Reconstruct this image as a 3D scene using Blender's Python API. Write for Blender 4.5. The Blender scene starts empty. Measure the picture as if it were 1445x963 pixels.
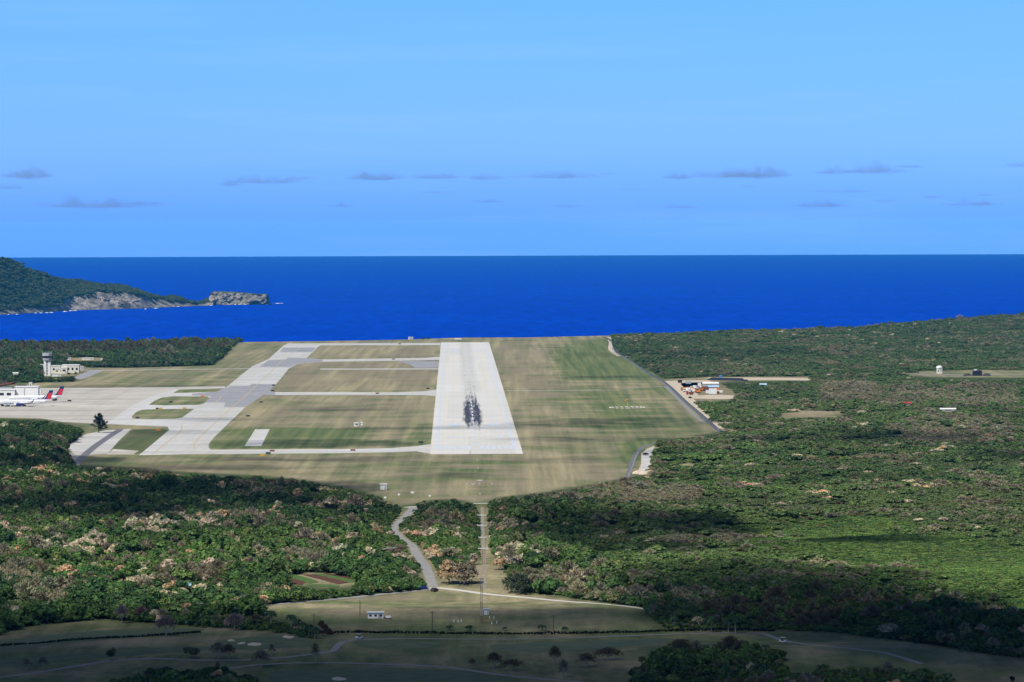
import bpy, bmesh, math, random
import numpy as np
from mathutils import Vector, Matrix, noise as mnoise

random.seed(7); rng = np.random.default_rng(7)
C = bpy.context.scene.collection
SC = bpy.context.scene
PI = math.pi
# ------------------------------------------------------------------ camera
F = 6120.0; W0, H0 = 1445.0, 963.0; CAMZ = 151.0        # metres above the runway
PITCH = math.atan(166.5 / F); ROLL = math.radians(0.19)
fwd = Vector((0, math.cos(PITCH), -math.sin(PITCH)))
R0 = Vector((1, 0, 0)); U0 = R0.cross(fwd)
RT = R0 * math.cos(ROLL) - U0 * math.sin(ROLL)
UP = U0 * math.cos(ROLL) + R0 * math.sin(ROLL)
cam = bpy.data.cameras.new('camera'); camo = bpy.data.objects.new('camera', cam); C.objects.link(camo)
cam.sensor_width = 36; cam.lens = F / W0 * 36; cam.clip_start = 1; cam.clip_end = 200000
m = Matrix.Identity(4)
for i in range(3):
    m[i][0] = RT[i]; m[i][1] = UP[i]; m[i][2] = -fwd[i]
m[2][3] = CAMZ
camo.matrix_world = m
SC.camera = camo
# ------------------------------------------------------------------ world, sun, exposure
SUN_DIR = Vector((-0.50, -0.60, 0.98)).normalized()      # towards the sun
SUN_EL = math.asin(SUN_DIR.z); SUN_AZ = math.atan2(SUN_DIR.x, SUN_DIR.y)
world = bpy.data.worlds.new("World"); SC.world = world; world.use_nodes = True
nt = world.node_tree; nt.nodes.clear()
out = nt.nodes.new('ShaderNodeOutputWorld'); bg = nt.nodes.new('ShaderNodeBackground')
sky = nt.nodes.new('ShaderNodeTexSky'); sky.sky_type = 'NISHITA'; sky.sun_disc = False
sky.sun_elevation = SUN_EL; sky.sun_rotation = SUN_AZ; sky.altitude = 200
sky.air_density = 1.0; sky.dust_density = 0.3; sky.ozone_density = 3.0
tc = nt.nodes.new('ShaderNodeTexCoord'); sep = nt.nodes.new('ShaderNodeSeparateXYZ')
nt.links.new(tc.outputs['Generated'], sep.inputs[0])
mr = nt.nodes.new('ShaderNodeMapRange'); mr.inputs['From Min'].default_value = -0.01; mr.inputs['From Max'].default_value = 0.35
nt.links.new(sep.outputs['Z'], mr.inputs['Value'])
rp = nt.nodes.new('ShaderNodeValToRGB')
cr = rp.color_ramp
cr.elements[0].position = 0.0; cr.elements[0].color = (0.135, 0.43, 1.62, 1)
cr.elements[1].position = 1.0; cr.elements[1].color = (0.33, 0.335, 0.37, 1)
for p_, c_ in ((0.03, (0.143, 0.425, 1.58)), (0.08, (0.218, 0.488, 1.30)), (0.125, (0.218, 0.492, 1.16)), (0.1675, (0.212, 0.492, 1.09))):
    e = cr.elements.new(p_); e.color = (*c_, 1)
HAZE_D, HAZE_TOP, HAZE_INF = 1.9e-5, 163.0, (0.020, 0.185, 0.51)
def wmath(op, a, b=None):
    x = nt.nodes.new('ShaderNodeMath'); x.operation = op
    for i_, v_ in enumerate((a, b)):
        if v_ is None: continue
        if isinstance(v_, (int, float)): x.inputs[i_].default_value = v_
        else: nt.links.new(v_, x.inputs[i_])
    return x.outputs[0]
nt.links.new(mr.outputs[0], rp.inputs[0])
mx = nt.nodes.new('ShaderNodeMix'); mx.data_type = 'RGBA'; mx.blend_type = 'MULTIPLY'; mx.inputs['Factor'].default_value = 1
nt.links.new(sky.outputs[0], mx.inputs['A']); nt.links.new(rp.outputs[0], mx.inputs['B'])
wm = nt.nodes.new('ShaderNodeMapping'); wm.inputs['Scale'].default_value = (5, 5, 70); nt.links.new(tc.outputs['Generated'], wm.inputs[0])
wn_ = nt.nodes.new('ShaderNodeTexNoise'); wn_.inputs['Scale'].default_value = 1.6; wn_.inputs['Detail'].default_value = 6; wn_.inputs['Roughness'].default_value = .6; nt.links.new(wm.outputs[0], wn_.inputs['Vector'])
wr_ = nt.nodes.new('ShaderNodeMapRange'); wr_.inputs['From Min'].default_value = .5; wr_.inputs['From Max'].default_value = .75; wr_.inputs['To Max'].default_value = .16; nt.links.new(wn_.outputs[0], wr_.inputs['Value'])
wx_ = nt.nodes.new('ShaderNodeMix'); wx_.data_type = 'RGBA'; nt.links.new(wr_.outputs[0], wx_.inputs['Factor']); nt.links.new(mx.outputs['Result'], wx_.inputs['A']); wx_.inputs['B'].default_value = (3.0, 4.6, 6.9, 1); mx = wx_
# sky colour raised near the horizon to cancel the haze box's darkening
zc_ = wmath('MAXIMUM', sep.outputs['Z'], 2.1e-4)
T_ = wmath('EXPONENT', wmath('DIVIDE', -(HAZE_TOP - CAMZ) * HAZE_D, zc_))
hz_ = nt.nodes.new('ShaderNodeVectorMath'); hz_.operation = 'SCALE'; hz_.inputs[0].default_value = tuple(q / 0.15 for q in HAZE_INF); nt.links.new(wmath('SUBTRACT', 1.0, T_), hz_.inputs['Scale'])
sb_ = nt.nodes.new('ShaderNodeVectorMath'); sb_.operation = 'SUBTRACT'; nt.links.new(mx.outputs['Result'], sb_.inputs[0]); nt.links.new(hz_.outputs[0], sb_.inputs[1])
dv_ = nt.nodes.new('ShaderNodeVectorMath'); dv_.operation = 'SCALE'; nt.links.new(sb_.outputs[0], dv_.inputs[0]); nt.links.new(wmath('DIVIDE', 1.0, T_), dv_.inputs['Scale'])
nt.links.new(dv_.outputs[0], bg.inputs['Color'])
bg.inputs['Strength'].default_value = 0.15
nt.links.new(bg.outputs[0], out.inputs[0])
sl = bpy.data.lights.new('sun', 'SUN'); sl.energy = 5.0; sl.angle = math.radians(0.53); sl.color = (1.0, 0.955, 0.88)
slo = bpy.data.objects.new('sun', sl); C.objects.link(slo)
slo.rotation_euler = SUN_DIR.to_track_quat('Z', 'Y').to_euler(); slo.location = (0, 0, 500)
SC.view_settings.view_transform = 'Standard'; SC.view_settings.look = 'None'
SC.view_settings.exposure = 0.0; SC.view_settings.gamma = 1.0
cy = SC.cycles
cy.max_bounces = 4; cy.diffuse_bounces = 2; cy.glossy_bounces = 2; cy.transparent_max_bounces = 8; cy.volume_bounces = 0
cy.use_denoising = True; cy.use_adaptive_sampling = False

# ------------------------------------------------------------------ terrain height and pixel helpers
def sstep(a, b, x):
    t = np.clip((x - a) / (b - a), 0, 1); return t * t * (3 - 2 * t)
EDGE_X = np.array([-4000, -1500, -646, -347, -200, -130, -62, 20, 130, 280, 480, 790, 1400, 4000.])
EDGE_Y = np.array([4700, 5250, 5468, 5545, 5600, 5650, 5735, 5725, 5810, 5980, 6150, 6700, 7300, 8600.])
def edge_y(x): return np.interp(x, EDGE_X, EDGE_Y)
def land(x, y):
    x = np.asarray(x, float); y = np.asarray(y, float)
    near = 1 - sstep(2150, 2450, y)
    und = (1.3 * np.sin(x / 83 + y / 61 + 1.1) + 0.9 * np.sin(x / 47 - y / 39 + 0.3) + 0.8 * np.sin(y / 29 + x / 140)) * near
    ridge = 7.5 * sstep(330, 820, x) * sstep(5300, 6600, y) + 6 * sstep(800, 2500, x) * sstep(3500, 6500, y)
    rr = 1.6 * np.sin(x / 70 + y / 190) * sstep(300, 450, x) * sstep(2600, 3200, y) * (1 - sstep(3500, 3700, y))
    return und + ridge + rr
def h(x, y):
    x = np.asarray(x, float); y = np.asarray(y, float)
    s = sstep(0, 70, y - edge_y(x))
    return land(x, y) * (1 - s) - 82 * s
def proj(x, y, z):
    x = np.asarray(x, float); y = np.asarray(y, float); z = np.asarray(z, float) - CAMZ
    a = x * RT.x + y * RT.y + z * RT.z; b = x * UP.x + y * UP.y + z * UP.z; c = x * fwd.x + y * fwd.y + z * fwd.z
    return W0 / 2 + F * a / c, H0 / 2 - F * b / c
def ray(px, py):
    return (fwd + RT * ((px - W0 / 2) / F) - UP * ((py - H0 / 2) / F))
def gp(px, py, z=None):
    """ground point seen at a position of the survey picture"""
    d = ray(px, py); zz = 0.0 if z is None else z
    for _ in range(1 if z is not None else 6):
        t = (CAMZ - zz) / -d.z; x, y = d.x * t, d.y * t
        if z is None: zz = float(land(x, y))
    return Vector((x, y, zz))
def ppm(y): return F / y                                  # picture units per metre at distance y

def inpoly(px, py, poly):
    px = np.asarray(px); py = np.asarray(py); ins = np.zeros(px.shape, bool)
    n = len(poly)
    for i in range(n):
        x1, y1 = poly[i]; x2, y2 = poly[(i + 1) % n]
        if y1 == y2: continue
        c = ((y1 > py) != (y2 > py)) & (px < (x2 - x1) * (py - y1) / (y2 - y1) + x1)
        ins ^= c
    return ins
def polydist(x, y, pts, closed=True):
    d = np.full(np.shape(x), 1e9); n = len(pts)
    for i in range(n if closed else n - 1):
        ax, ay = pts[i][:2]; bx, by = pts[(i + 1) % n][:2]
        vx, vy = bx - ax, by - ay; L = vx * vx + vy * vy + 1e-9
        t = np.clip(((x - ax) * vx + (y - ay) * vy) / L, 0, 1)
        d = np.minimum(d, np.hypot(x - ax - t * vx, y - ay - t * vy))
    return d
def vnoise(x, y, s, seed=0):
    x = x / s + seed * 17.13; y = y / s + seed * 7.77
    xi = np.floor(x).astype(np.int64); yi = np.floor(y).astype(np.int64); fx = x - xi; fy = y - yi
    def hsh(a, b):
        n = (a * 374761393 + b * 668265263 + seed * 1013904223) & 0xffffffff
        n = ((n ^ (n >> 13)) * 1274126177) & 0xffffffff
        return ((n ^ (n >> 16)) & 0xffff) / 65535.0
    u = fx * fx * (3 - 2 * fx); v = fy * fy * (3 - 2 * fy)
    return (hsh(xi, yi) * (1 - u) + hsh(xi + 1, yi) * u) * (1 - v) + (hsh(xi, yi + 1) * (1 - u) + hsh(xi + 1, yi + 1) * u) * v

# ------------------------------------------------------------------ object helpers
def tag(o, label=None, cat=None, group=None, kind=None):
    if label: o['label'] = label
    if cat: o['category'] = cat
    if group: o['group'] = group
    if kind: o['kind'] = kind
    return o
def thing(name, label, cat, loc=(0, 0, 0), rz=0, group=None):
    o = bpy.data.objects.new(name, None); C.objects.link(o)
    o.location = loc; o.rotation_euler = (0, 0, rz); o.empty_display_size = 0.5
    return tag(o, label, cat, group)
def obj(name, bm, mat, parent=None, smooth=False):
    me = bpy.data.meshes.new(name)
    if isinstance(bm, bmesh.types.BMesh):
        bm.normal_update()
        bm.to_mesh(me); bm.free()
    else:
        v, f = bm; me.from_pydata([tuple(p) for p in v], [], [tuple(q) for q in f]); me.update()
    if mat: me.materials.append(mat)
    if smooth:
        me.polygons.foreach_set('use_smooth', [True] * len(me.polygons))
    o = bpy.data.objects.new(name, me); C.objects.link(o)
    if parent: o.parent = parent
    return o
def copy_tree(o, parent=None):
    c = o.copy(); C.objects.link(c); c.parent = parent
    for ch in list(o.children): copy_tree(ch, c)
    return c
def B(): return bmesh.new()
def box(bm, cx, cy, cz, sx, sy, sz, rz=0, taper=1.0, bev=0):
    """box with its bottom at cz"""
    vs = []
    ca, sa = math.cos(rz), math.sin(rz)
    for k, t in ((0, 1), (1, taper)):
        for dx, dy in ((-1, -1), (1, -1), (1, 1), (-1, 1)):
            x, y = dx * sx / 2 * t, dy * sy / 2 * t
            vs.append(bm.verts.new((cx + x * ca - y * sa, cy + x * sa + y * ca, cz + k * sz)))
    for q in ((3, 2, 1, 0), (4, 5, 6, 7), (0, 1, 5, 4), (1, 2, 6, 5), (2, 3, 7, 6), (3, 0, 4, 7)):
        bm.faces.new([vs[i] for i in q])
    return bm
def tube(bm, a, b, r0, r1=None, n=8, cap=True):
    a = Vector(a); b = Vector(b); r1 = r0 if r1 is None else r1
    d = (b - a).normalized(); u = d.orthogonal().normalized(); w = d.cross(u)
    ra = [bm.verts.new(a + (u * math.cos(2 * PI * i / n) + w * math.sin(2 * PI * i / n)) * r0) for i in range(n)]
    rb = [bm.verts.new(b + (u * math.cos(2 * PI * i / n) + w * math.sin(2 * PI * i / n)) * max(r1, 1e-3)) for i in range(n)]
    for i in range(n): bm.faces.new((ra[i], ra[(i + 1) % n], rb[(i + 1) % n], rb[i]))
    if cap: bm.faces.new(ra[::-1]); bm.faces.new(rb)
    return bm
def prism(bm, pts, z0, z1):
    a = [bm.verts.new((x, y, z0)) for x, y in pts]; b = [bm.verts.new((x, y, z1)) for x, y in pts]; n = len(pts)
    for i in range(n): bm.faces.new((a[i], a[(i + 1) % n], b[(i + 1) % n], b[i]))
    bm.faces.new(a[::-1]); bm.faces.new(b); return bm
def gable(bm, cx, cy, z, sx, sy, hh, rz=0, over=0.4):
    ca, sa = math.cos(rz), math.sin(rz); sx += over * 2; sy += over * 2
    def T(x, y, zz): return bm.verts.new((cx + x * ca - y * sa, cy + x * sa + y * ca, zz))
    v = [T(-sx/2, -sy/2, z), T(sx/2, -sy/2, z), T(sx/2, sy/2, z), T(-sx/2, sy/2, z), T(-sx/2, 0, z + hh), T(sx/2, 0, z + hh)]
    for q in ((0, 1, 5, 4), (2, 3, 4, 5), (1, 2, 5), (3, 0, 4), (3, 2, 1, 0)): bm.faces.new([v[i] for i in q])
    return bm
def sphere(bm, c, r, sc=(1, 1, 1), sub=2):
    r_ = bmesh.ops.create_icosphere(bm, subdivisions=sub, radius=r)
    for v in r_['verts']: v.co = Vector((v.co.x * sc[0] + c[0], v.co.y * sc[1] + c[1], v.co.z * sc[2] + c[2]))
    return bm
def sheet(name, pts, z, mat, kind='structure', parent=None, px=True):
    """a flat polygon lying on the level airfield"""
    bm = B()
    P = [gp(a, b, 0.0) if px else Vector((a, b, 0)) for a, b in pts]
    vs = [bm.verts.new((p.x, p.y, z)) for p in P]
    f = bm.faces.new(vs); bmesh.ops.triangulate(bm, faces=[f])
    for f in bm.faces:
        f.normal_update()
        if f.normal.z < 0: f.normal_flip()
    o = obj(name, bm, mat, parent)
    if kind and not parent: o['kind'] = kind
    return o
def resample(P, step):
    out = []
    for i in range(len(P) - 1):
        a, b = P[i], P[i + 1]; n = max(1, int(math.hypot(b[0]-a[0], b[1]-a[1]) / step))
        for k in range(n):
            t = k / n
            # Catmull-Rom through the surveyed points
            p0 = P[i-1] if i > 0 else a; p3 = P[i+2] if i + 2 < len(P) else b
            q = []
            for c in (0, 1):
                q.append(0.5 * (2*a[c] + (b[c]-p0[c])*t + (2*p0[c]-5*a[c]+4*b[c]-p3[c])*t*t + (-p0[c]+3*a[c]-3*b[c]+p3[c])*t**3))
            out.append((q[0], q[1]))
    out.append((P[-1][0], P[-1][1])); return out
def strip(name, pxs, width, dz, mat, kind='structure', parent=None, px=True, step=9, wob=0.0, closed_w=None):
    P = [tuple(gp(a, b)[:2]) if px else (a, b) for a, b in pxs]
    P = resample(P, step); bm = B(); prev = None
    for i, (x, y) in enumerate(P):
        a = P[max(0, i-1)]; b = P[min(len(P)-1, i+1)]
        d = Vector((b[0]-a[0], b[1]-a[1])).normalized(); n = Vector((-d.y, d.x))
        w = width * (1 + wob * (random.random() - .5)) if not callable(width) else width(i / (len(P)-1))
        row = []
        for k in (-.5, 0, .5):
            X, Y = x + n.x * w * k, y + n.y * w * k
            row.append(bm.verts.new((X, Y, float(land(X, Y)) + dz)))
        if prev:
            for k in (0, 1): bm.faces.new((prev[k+1], prev[k], row[k], row[k+1]))
        prev = row
    for f in bm.faces:
        f.normal_update()
        if f.normal.z < 0: f.normal_flip()
    o = obj(name, bm, mat, parent)
    if kind and not parent: o['kind'] = kind
    return o
def drape(name, pxs, dz, mat, kind='structure', step=6, label=None):
    """an irregular patch following the ground"""
    P = [tuple(gp(a, b)[:2]) for a, b in pxs]
    P2 = resample(P + [P[0]], step)[:-1]
    bm = B(); cx = sum(p[0] for p in P2)/len(P2); cy_ = sum(p[1] for p in P2)/len(P2)
    rings = [[bm.verts.new((cx + (x-cx)*k, cy_ + (y-cy_)*k, float(land(cx + (x-cx)*k, cy_ + (y-cy_)*k)) + dz)) for x, y in P2] for k in (1, .75, .5, .25)]
    n = len(P2)
    for a, b in zip(rings, rings[1:]):
        for i in range(n): bm.faces.new((a[i], a[(i+1) % n], b[(i+1) % n], b[i]))
    bm.faces.new(rings[-1])
    for f in bm.faces:
        f.normal_update()
        if f.normal.z < 0: f.normal_flip()
    o = obj(name, bm, mat)
    if kind: o['kind'] = kind
    if label: o['label'] = label
    return o

# ------------------------------------------------------------------ materials
class N:
    def __init__(s, name, rough=0.9, spec=0.2, metal=0.0):
        s.m = bpy.data.materials.new(name); s.m.use_nodes = True; s.t = s.m.node_tree
        s.b = s.t.nodes['Principled BSDF']; s.b.inputs['Roughness'].default_value = rough
        s.b.inputs['Specular IOR Level'].default_value = spec; s.b.inputs['Metallic'].default_value = metal
    def n(s, typ, **kw):
        x = s.t.nodes.new(typ)
        for k, v in kw.items(): setattr(x, k, v)
        return x
    def l(s, a, b): s.t.links.new(a, b)
    def setc(s, sock, c):
        if isinstance(c, (tuple, list)): sock.default_value = (*c, 1) if len(c) == 3 else c
        elif isinstance(c, (int, float)): sock.default_value = c
        else: s.l(c, sock)
    def coord(s, kind='Object', rot=0, scale=(1, 1, 1), loc=(0, 0, 0)):
        t = s.n('ShaderNodeTexCoord'); mp = s.n('ShaderNodeMapping')
        mp.inputs['Rotation'].default_value = (0, 0, rot); mp.inputs['Scale'].default_value = scale; mp.inputs['Location'].default_value = loc
        s.l(t.outputs[kind], mp.inputs[0]); return mp.outputs[0]
    def noise(s, vec, scale, detail=4, rough=0.55, lo=0.35, hi=0.65):
        x = s.n('ShaderNodeTexNoise'); x.inputs['Scale'].default_value = scale; x.inputs['Detail'].default_value = detail
        x.inputs['Roughness'].default_value = rough; s.l(vec, x.inputs['Vector'])
        return s.rng(x.outputs[0], lo, hi)
    def rng(s, v, lo, hi, a=0, b=1, clamp=True):
        r = s.n('ShaderNodeMapRange'); r.clamp = clamp
        r.inputs['From Min'].default_value = lo; r.inputs['From Max'].default_value = hi
        r.inputs['To Min'].default_value = a; r.inputs['To Max'].default_value = b
        s.setc(r.inputs['Value'], v); return r.outputs[0]
    def mix(s, f, a, b, mode='MIX'):
        x = s.n('ShaderNodeMix', data_type='RGBA', blend_type=mode)
        s.setc(x.inputs['Factor'], f); s.setc(x.inputs['A'], a); s.setc(x.inputs['B'], b); return x.outputs['Result']
    def math(s, op, a, b=0):
        x = s.n('ShaderNodeMath', operation=op); s.setc(x.inputs[0], a); s.setc(x.inputs[1], b); return x.outputs[0]
    def col(s, c): s.setc(s.b.inputs['Base Color'], c); return s.m
    def bump(s, hgt, dist, st=1.0):
        x = s.n('ShaderNodeBump'); x.inputs['Distance'].default_value = dist; x.inputs['Strength'].default_value = st
        s.l(hgt, x.inputs['Height']); s.l(x.outputs[0], s.b.inputs['Normal'])
def plain(name, c, rough=0.6, var=0.18, scale=1.5, spec=0.3, metal=0):
    n = N(name, rough, spec, metal); v = n.coord()
    k = n.noise(v, scale, 4)
    c2 = tuple(x * (1 - var) for x in c)
    return n.col(n.mix(k, c, c2))

RN = gp(672.5, 641, 0.0); RF = gp(656.2, 483.3, 0.0)
RDIR = (RF - RN).normalized(); RANG = math.atan2(-RDIR.x, RDIR.y)       # rotation about z that takes +Y to the runway heading
RLEN = (RF - RN).length; RWID = 61.0

def terrain_mat():
    n = N('turf_and_soil', 0.95, 0.05)
    at = n.n('ShaderNodeAttribute', attribute_name='cover'); sp = n.n('ShaderNodeSeparateColor'); n.l(at.outputs['Color'], sp.inputs[0])
    vs = n.coord(rot=-RANG, scale=(1/7.0, 1/420.0, 1))      # mower stripes along the runway
    vw = n.coord(rot=-RANG, scale=(1/38.0, 1/700.0, 1))
    vc = n.coord(rot=-RANG, scale=(1/200.0, 1/40.0, 1))
    v = n.coord()
    st = n.noise(vs, 1.0, 3, 0.6, 0.36, 0.64)
    wd = n.noise(vw, 1.0, 2, 0.5, 0.42, 0.58)
    cs = n.noise(vc, 1.0, 3, 0.6, 0.4, 0.62)
    bl = n.noise(v, 1/55.0, 6, 0.62, 0.38, 0.62)
    fi = n.noise(v, 1/3.2, 5, 0.7, 0.3, 0.7)
    dry = n.mix(st, (0.43, 0.375, 0.22), (0.250, 0.225, 0.135))
    dry = n.mix(n.math('MULTIPLY', wd, 0.75), dry, (0.265, 0.218, 0.158))
    dry = n.mix(n.math('MULTIPLY', cs, 0.18), dry, (0.48, 0.415, 0.26))
    grn = n.mix(st, (0.205, 0.235, 0.095), (0.095, 0.145, 0.054))
    g = n.math('ADD', sp.outputs[0], n.math('MULTIPLY', n.math('SUBTRACT', bl, 0.5), 0.75))
    g = n.math('ADD', g, n.math('ADD', n.math('MULTIPLY', n.math('SUBTRACT', cs, 0.5), 0.08), n.math('MULTIPLY', n.math('SUBTRACT', wd, 0.5), 0.28)))
    c = n.mix(n.rng(g, 0.15, 0.85), dry, grn)
    c = n.mix(n.math('MULTIPLY', sp.outputs[2], n.rng(bl, 0, 1, .6, 1)), c, n.mix(fi, (0.44, 0.34, 0.22), (0.27, 0.20, 0.13)))
    c = n.mix(n.rng(fi, 0, 1, 0, 0.42), c, (0.07, 0.07, 0.04))
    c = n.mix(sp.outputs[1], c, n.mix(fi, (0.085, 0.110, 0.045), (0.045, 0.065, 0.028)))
    n.bump(fi, 0.25)
    return n.col(c)
def concrete_mat(name, a, b, jr=6.0, jl=6.0, warm=(0.56, 0.53, 0.45)):
    n = N(name, 0.85, 0.15)
    v = n.coord(rot=-RANG); vl = n.coord(rot=-RANG, scale=(1/16., 1/340., 1)); vx = n.coord(rot=-RANG, scale=(1/220., 1/22., 1))
    k = n.noise(v, 1/45., 5, .6, .35, .65); l_ = n.noise(vl, 1., 3, .5, .4, .6); x_ = n.noise(vx, 1., 3, .5, .42, .62)
    f_ = n.noise(v, 1/2.2, 4, .7, .3, .7)
    c = n.mix(k, a, b); c = n.mix(n.math('MULTIPLY', l_, .45), c, warm); c = n.mix(n.math('MULTIPLY', x_, .6), c, tuple(q * .78 for q in b))
    br = n.n('ShaderNodeTexBrick'); br.inputs['Scale'].default_value = 1.0; br.offset = 0.0
    br.inputs['Brick Width'].default_value = jr; br.inputs['Row Height'].default_value = jl; br.inputs['Mortar Size'].default_value = 0.07
    br.inputs['Color1'].default_value = (1, 1, 1, 1); br.inputs['Color2'].default_value = (0.90, 0.90, 0.89, 1); br.inputs['Mortar'].default_value = (.62, .62, .62, 1)
    n.l(v, br.inputs['Vector'])
    c = n.mix(.8, c, br.outputs['Color'], 'MULTIPLY'); c = n.mix(n.math('MULTIPLY', f_, .12), c, (.2, .2, .2))
    return n.col(c)
def runway_mat():
    n = N('runway_concrete', 0.85, 0.15)
    t = n.n('ShaderNodeTexCoord'); sp = n.n('ShaderNodeSeparateXYZ'); n.l(t.outputs['Object'], sp.inputs[0])
    U, V = sp.outputs[0], sp.outputs[1]
    v = n.coord(); vl = n.coord(scale=(1/11., 1/520., 1)); vx = n.coord(scale=(1/90., 1/17., 1)); vq = n.coord(scale=(1/15.24, 1/270., 1), loc=(.3, .1, 0))
    k = n.noise(v, 1/60., 5, .6, .35, .65); l_ = n.noise(vl, 1., 2, .5, .42, .58); x_ = n.noise(vx, 1., 3, .6, .5, .66)
    c = n.mix(k, (0.68, 0.67, 0.64), (0.62, 0.61, 0.575))
    c = n.mix(n.math('MULTIPLY', l_, .5), c, (0.66, 0.625, 0.53))
    ch = n.n('ShaderNodeTexWhiteNoise', noise_dimensions='2D'); fl = n.n('ShaderNodeVectorMath', operation='FLOOR'); n.l(vq, fl.inputs[0]); n.l(fl.outputs[0], ch.inputs['Vector'])
    c = n.mix(n.rng(ch.outputs[0], .3, 1, 0, .55), c, (0.56, 0.545, 0.49))
    c = n.mix(n.math('MULTIPLY', x_, n.rng(V, 100, 900, .30, .04)), c, (0.36, 0.36, 0.37))
    # grey wheel-worn centre band
    au = n.math('ABSOLUTE', U)
    c = n.mix(n.math('MULTIPLY', n.rng(au, 5, 9, 1, 0), n.rng(V, 700, 1500, .0, .30)), c, (0.38, 0.38, 0.38))
    # tyre rubber left by landing aircraft
    vr = n.coord(scale=(1/1.8, 1/60., 1)); r1 = n.noise(vr, 1., 2, .6, .34, .64); vr2 = n.coord(scale=(1/4., 1/60., 1)); r2 = n.noise(vr2, 1., 3, .6, .2, .6)
    env = n.math('MULTIPLY', n.rng(V, 310, 470, 0, 1), n.rng(V, 720, 1250, 1, 0))
    wdt = n.rng(V, 330, 470, 4.5, 8.6); off = n.rng(V, 640, 1080, 0, 5.5)
    uu = n.math('ADD', au, off)
    side = n.rng(n.math('SUBTRACT', uu, wdt), -3.2, 2.6, 1, 0)
    m1 = n.math('MULTIPLY', n.math('MULTIPLY', env, side), n.math('ADD', n.math('ADD', n.math('MULTIPLY', r1, .85), n.math('MULTIPLY', r2, .55)), .12))
    tail = n.math('MULTIPLY', n.math('MULTIPLY', n.rng(V, 900, 1500, 1, 0), n.rng(V, 300, 600, 0, 1)), n.rng(au, .4, 2.2, .55, 0))
    es = n.math('MULTIPLY', env, side); nn = n.math('ADD', n.math('ADD', n.math('MULTIPLY', r1, .50), n.math('MULTIPLY', r2, .25)), n.rng(n.math('ABSOLUTE', n.math('SUBTRACT', au, 4.0)), 0, 3.4, .42, 0))
    m1 = n.rng(n.math('SUBTRACT', nn, n.math('SUBTRACT', 1.0, n.math('MULTIPLY', es, .92))), -.10, .60, 0, 1)
    m1 = n.rng(n.math('ADD', m1, n.math('MULTIPLY', tail, r1)), 0, 1, 0, .96)
    c = n.mix(m1, c, (0.030, 0.036, 0.060))
    br = n.n('ShaderNodeTexBrick'); br.offset = 0.0
    br.inputs['Scale'].default_value = 1.0; br.inputs['Brick Width'].default_value = 7.62; br.inputs['Row Height'].default_value = 7.62; br.inputs['Mortar Size'].default_value = 0.06
    br.inputs['Color1'].default_value = (1, 1, 1, 1); br.inputs['Color2'].default_value = (0.94, 0.94, 0.93, 1); br.inputs['Mortar'].default_value = (.7, .7, .7, 1)
    n.l(v, br.inputs['Vector'])
    c = n.mix(.8, c, br.outputs['Color'], 'MULTIPLY')
    return n.col(c)
def sea_mat():
    n = N('sea_water', 0.6, 0.0)
    v = n.coord(scale=(1/900., 1/2600., 1)); k = n.noise(v, 1., 5, .6, .3, .7)
    v2 = n.coord(scale=(1/30., 1/220., 1)); k2 = n.noise(v2, 1., 5, .75, .34, .66)
    v3 = n.coord(scale=(1/9., 1/60., 1)); k3 = n.noise(v3, 1., 4, .8, .735, .76)
    c = n.mix(k, (0.0, 0.040, 0.46), (0.0008, 0.056, 0.56)); c = n.mix(n.math('MULTIPLY', k2, .85), c, (0.0, 0.024, 0.30)); c = n.mix(n.math('MULTIPLY', k3, .6), c, (0.5, 0.58, 0.65))
    n.bump(k2, 0.8, .6)
    return n.col(c)
def rock_mat():
    n = N('cliff_rock_and_scrub', 0.95, 0.05)
    g = n.n('ShaderNodeNewGeometry'); sp = n.n('ShaderNodeSeparateXYZ'); n.l(g.outputs['Normal'], sp.inputs[0])
    at = n.n('ShaderNodeAttribute', attribute_name='rock')
    v = n.coord(scale=(1/22., 1/22., 1/48.)); f_ = n.noise(v, 1., 6, .75, .38, .60)
    v2 = n.coord(scale=(1/14., 1/14., 1/14.)); f2 = n.noise(v2, 1., 5, .65, .3, .7)
    rock = n.mix(f_, (0.40, 0.36, 0.31), (0.085, 0.08, 0.075))
    veg = n.mix(f2, (0.085, 0.125, 0.045), (0.030, 0.055, 0.025))
    k = n.rng(n.math('ADD', at.outputs['Fac'], n.math('MULTIPLY', n.math('SUBTRACT', f2, .5), .7)), .42, .58)
    return n.col(n.mix(k, veg, rock))
def foliage_mat(src, name):
    n = N(name, 0.75, 0.12)
    if src == 'INST': t = n.n('ShaderNodeAttribute', attribute_name='tint', attribute_type='INSTANCER').outputs['Color']
    else: t = n.n('ShaderNodeObjectInfo').outputs['Color']
    g = n.n('ShaderNodeNewGeometry')
    wn = n.n('ShaderNodeTexNoise'); wn.inputs['Scale'].default_value = .55; wn.inputs['Detail'].default_value = 3; n.l(g.outputs['Position'], wn.inputs['Vector'])
    k = n.rng(wn.outputs[0], .3, .7, 0.70, 1.35)
    r = n.rng(g.outputs['Random Per Island'], 0, 1, .7, 1.3)
    kk = n.math('MULTIPLY', k, r)
    cc = n.n('ShaderNodeCombineColor'); [n.l(kk, cc.inputs[i]) for i in range(3)]
    c = n.mix(1., t, cc.outputs[0], 'MULTIPLY')
    n.setc(n.b.inputs['Base Color'], c)
    tr = n.n('ShaderNodeBsdfTranslucent'); n.l(c, tr.inputs['Color']); ms = n.n('ShaderNodeMixShader'); ms.inputs[0].default_value = .18
    o_ = n.t.nodes['Material Output']; n.l(n.b.outputs[0], ms.inputs[1]); n.l(tr.outputs[0], ms.inputs[2]); n.l(ms.outputs[0], o_.inputs['Surface'])
    return n.m
M = {}
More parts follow.
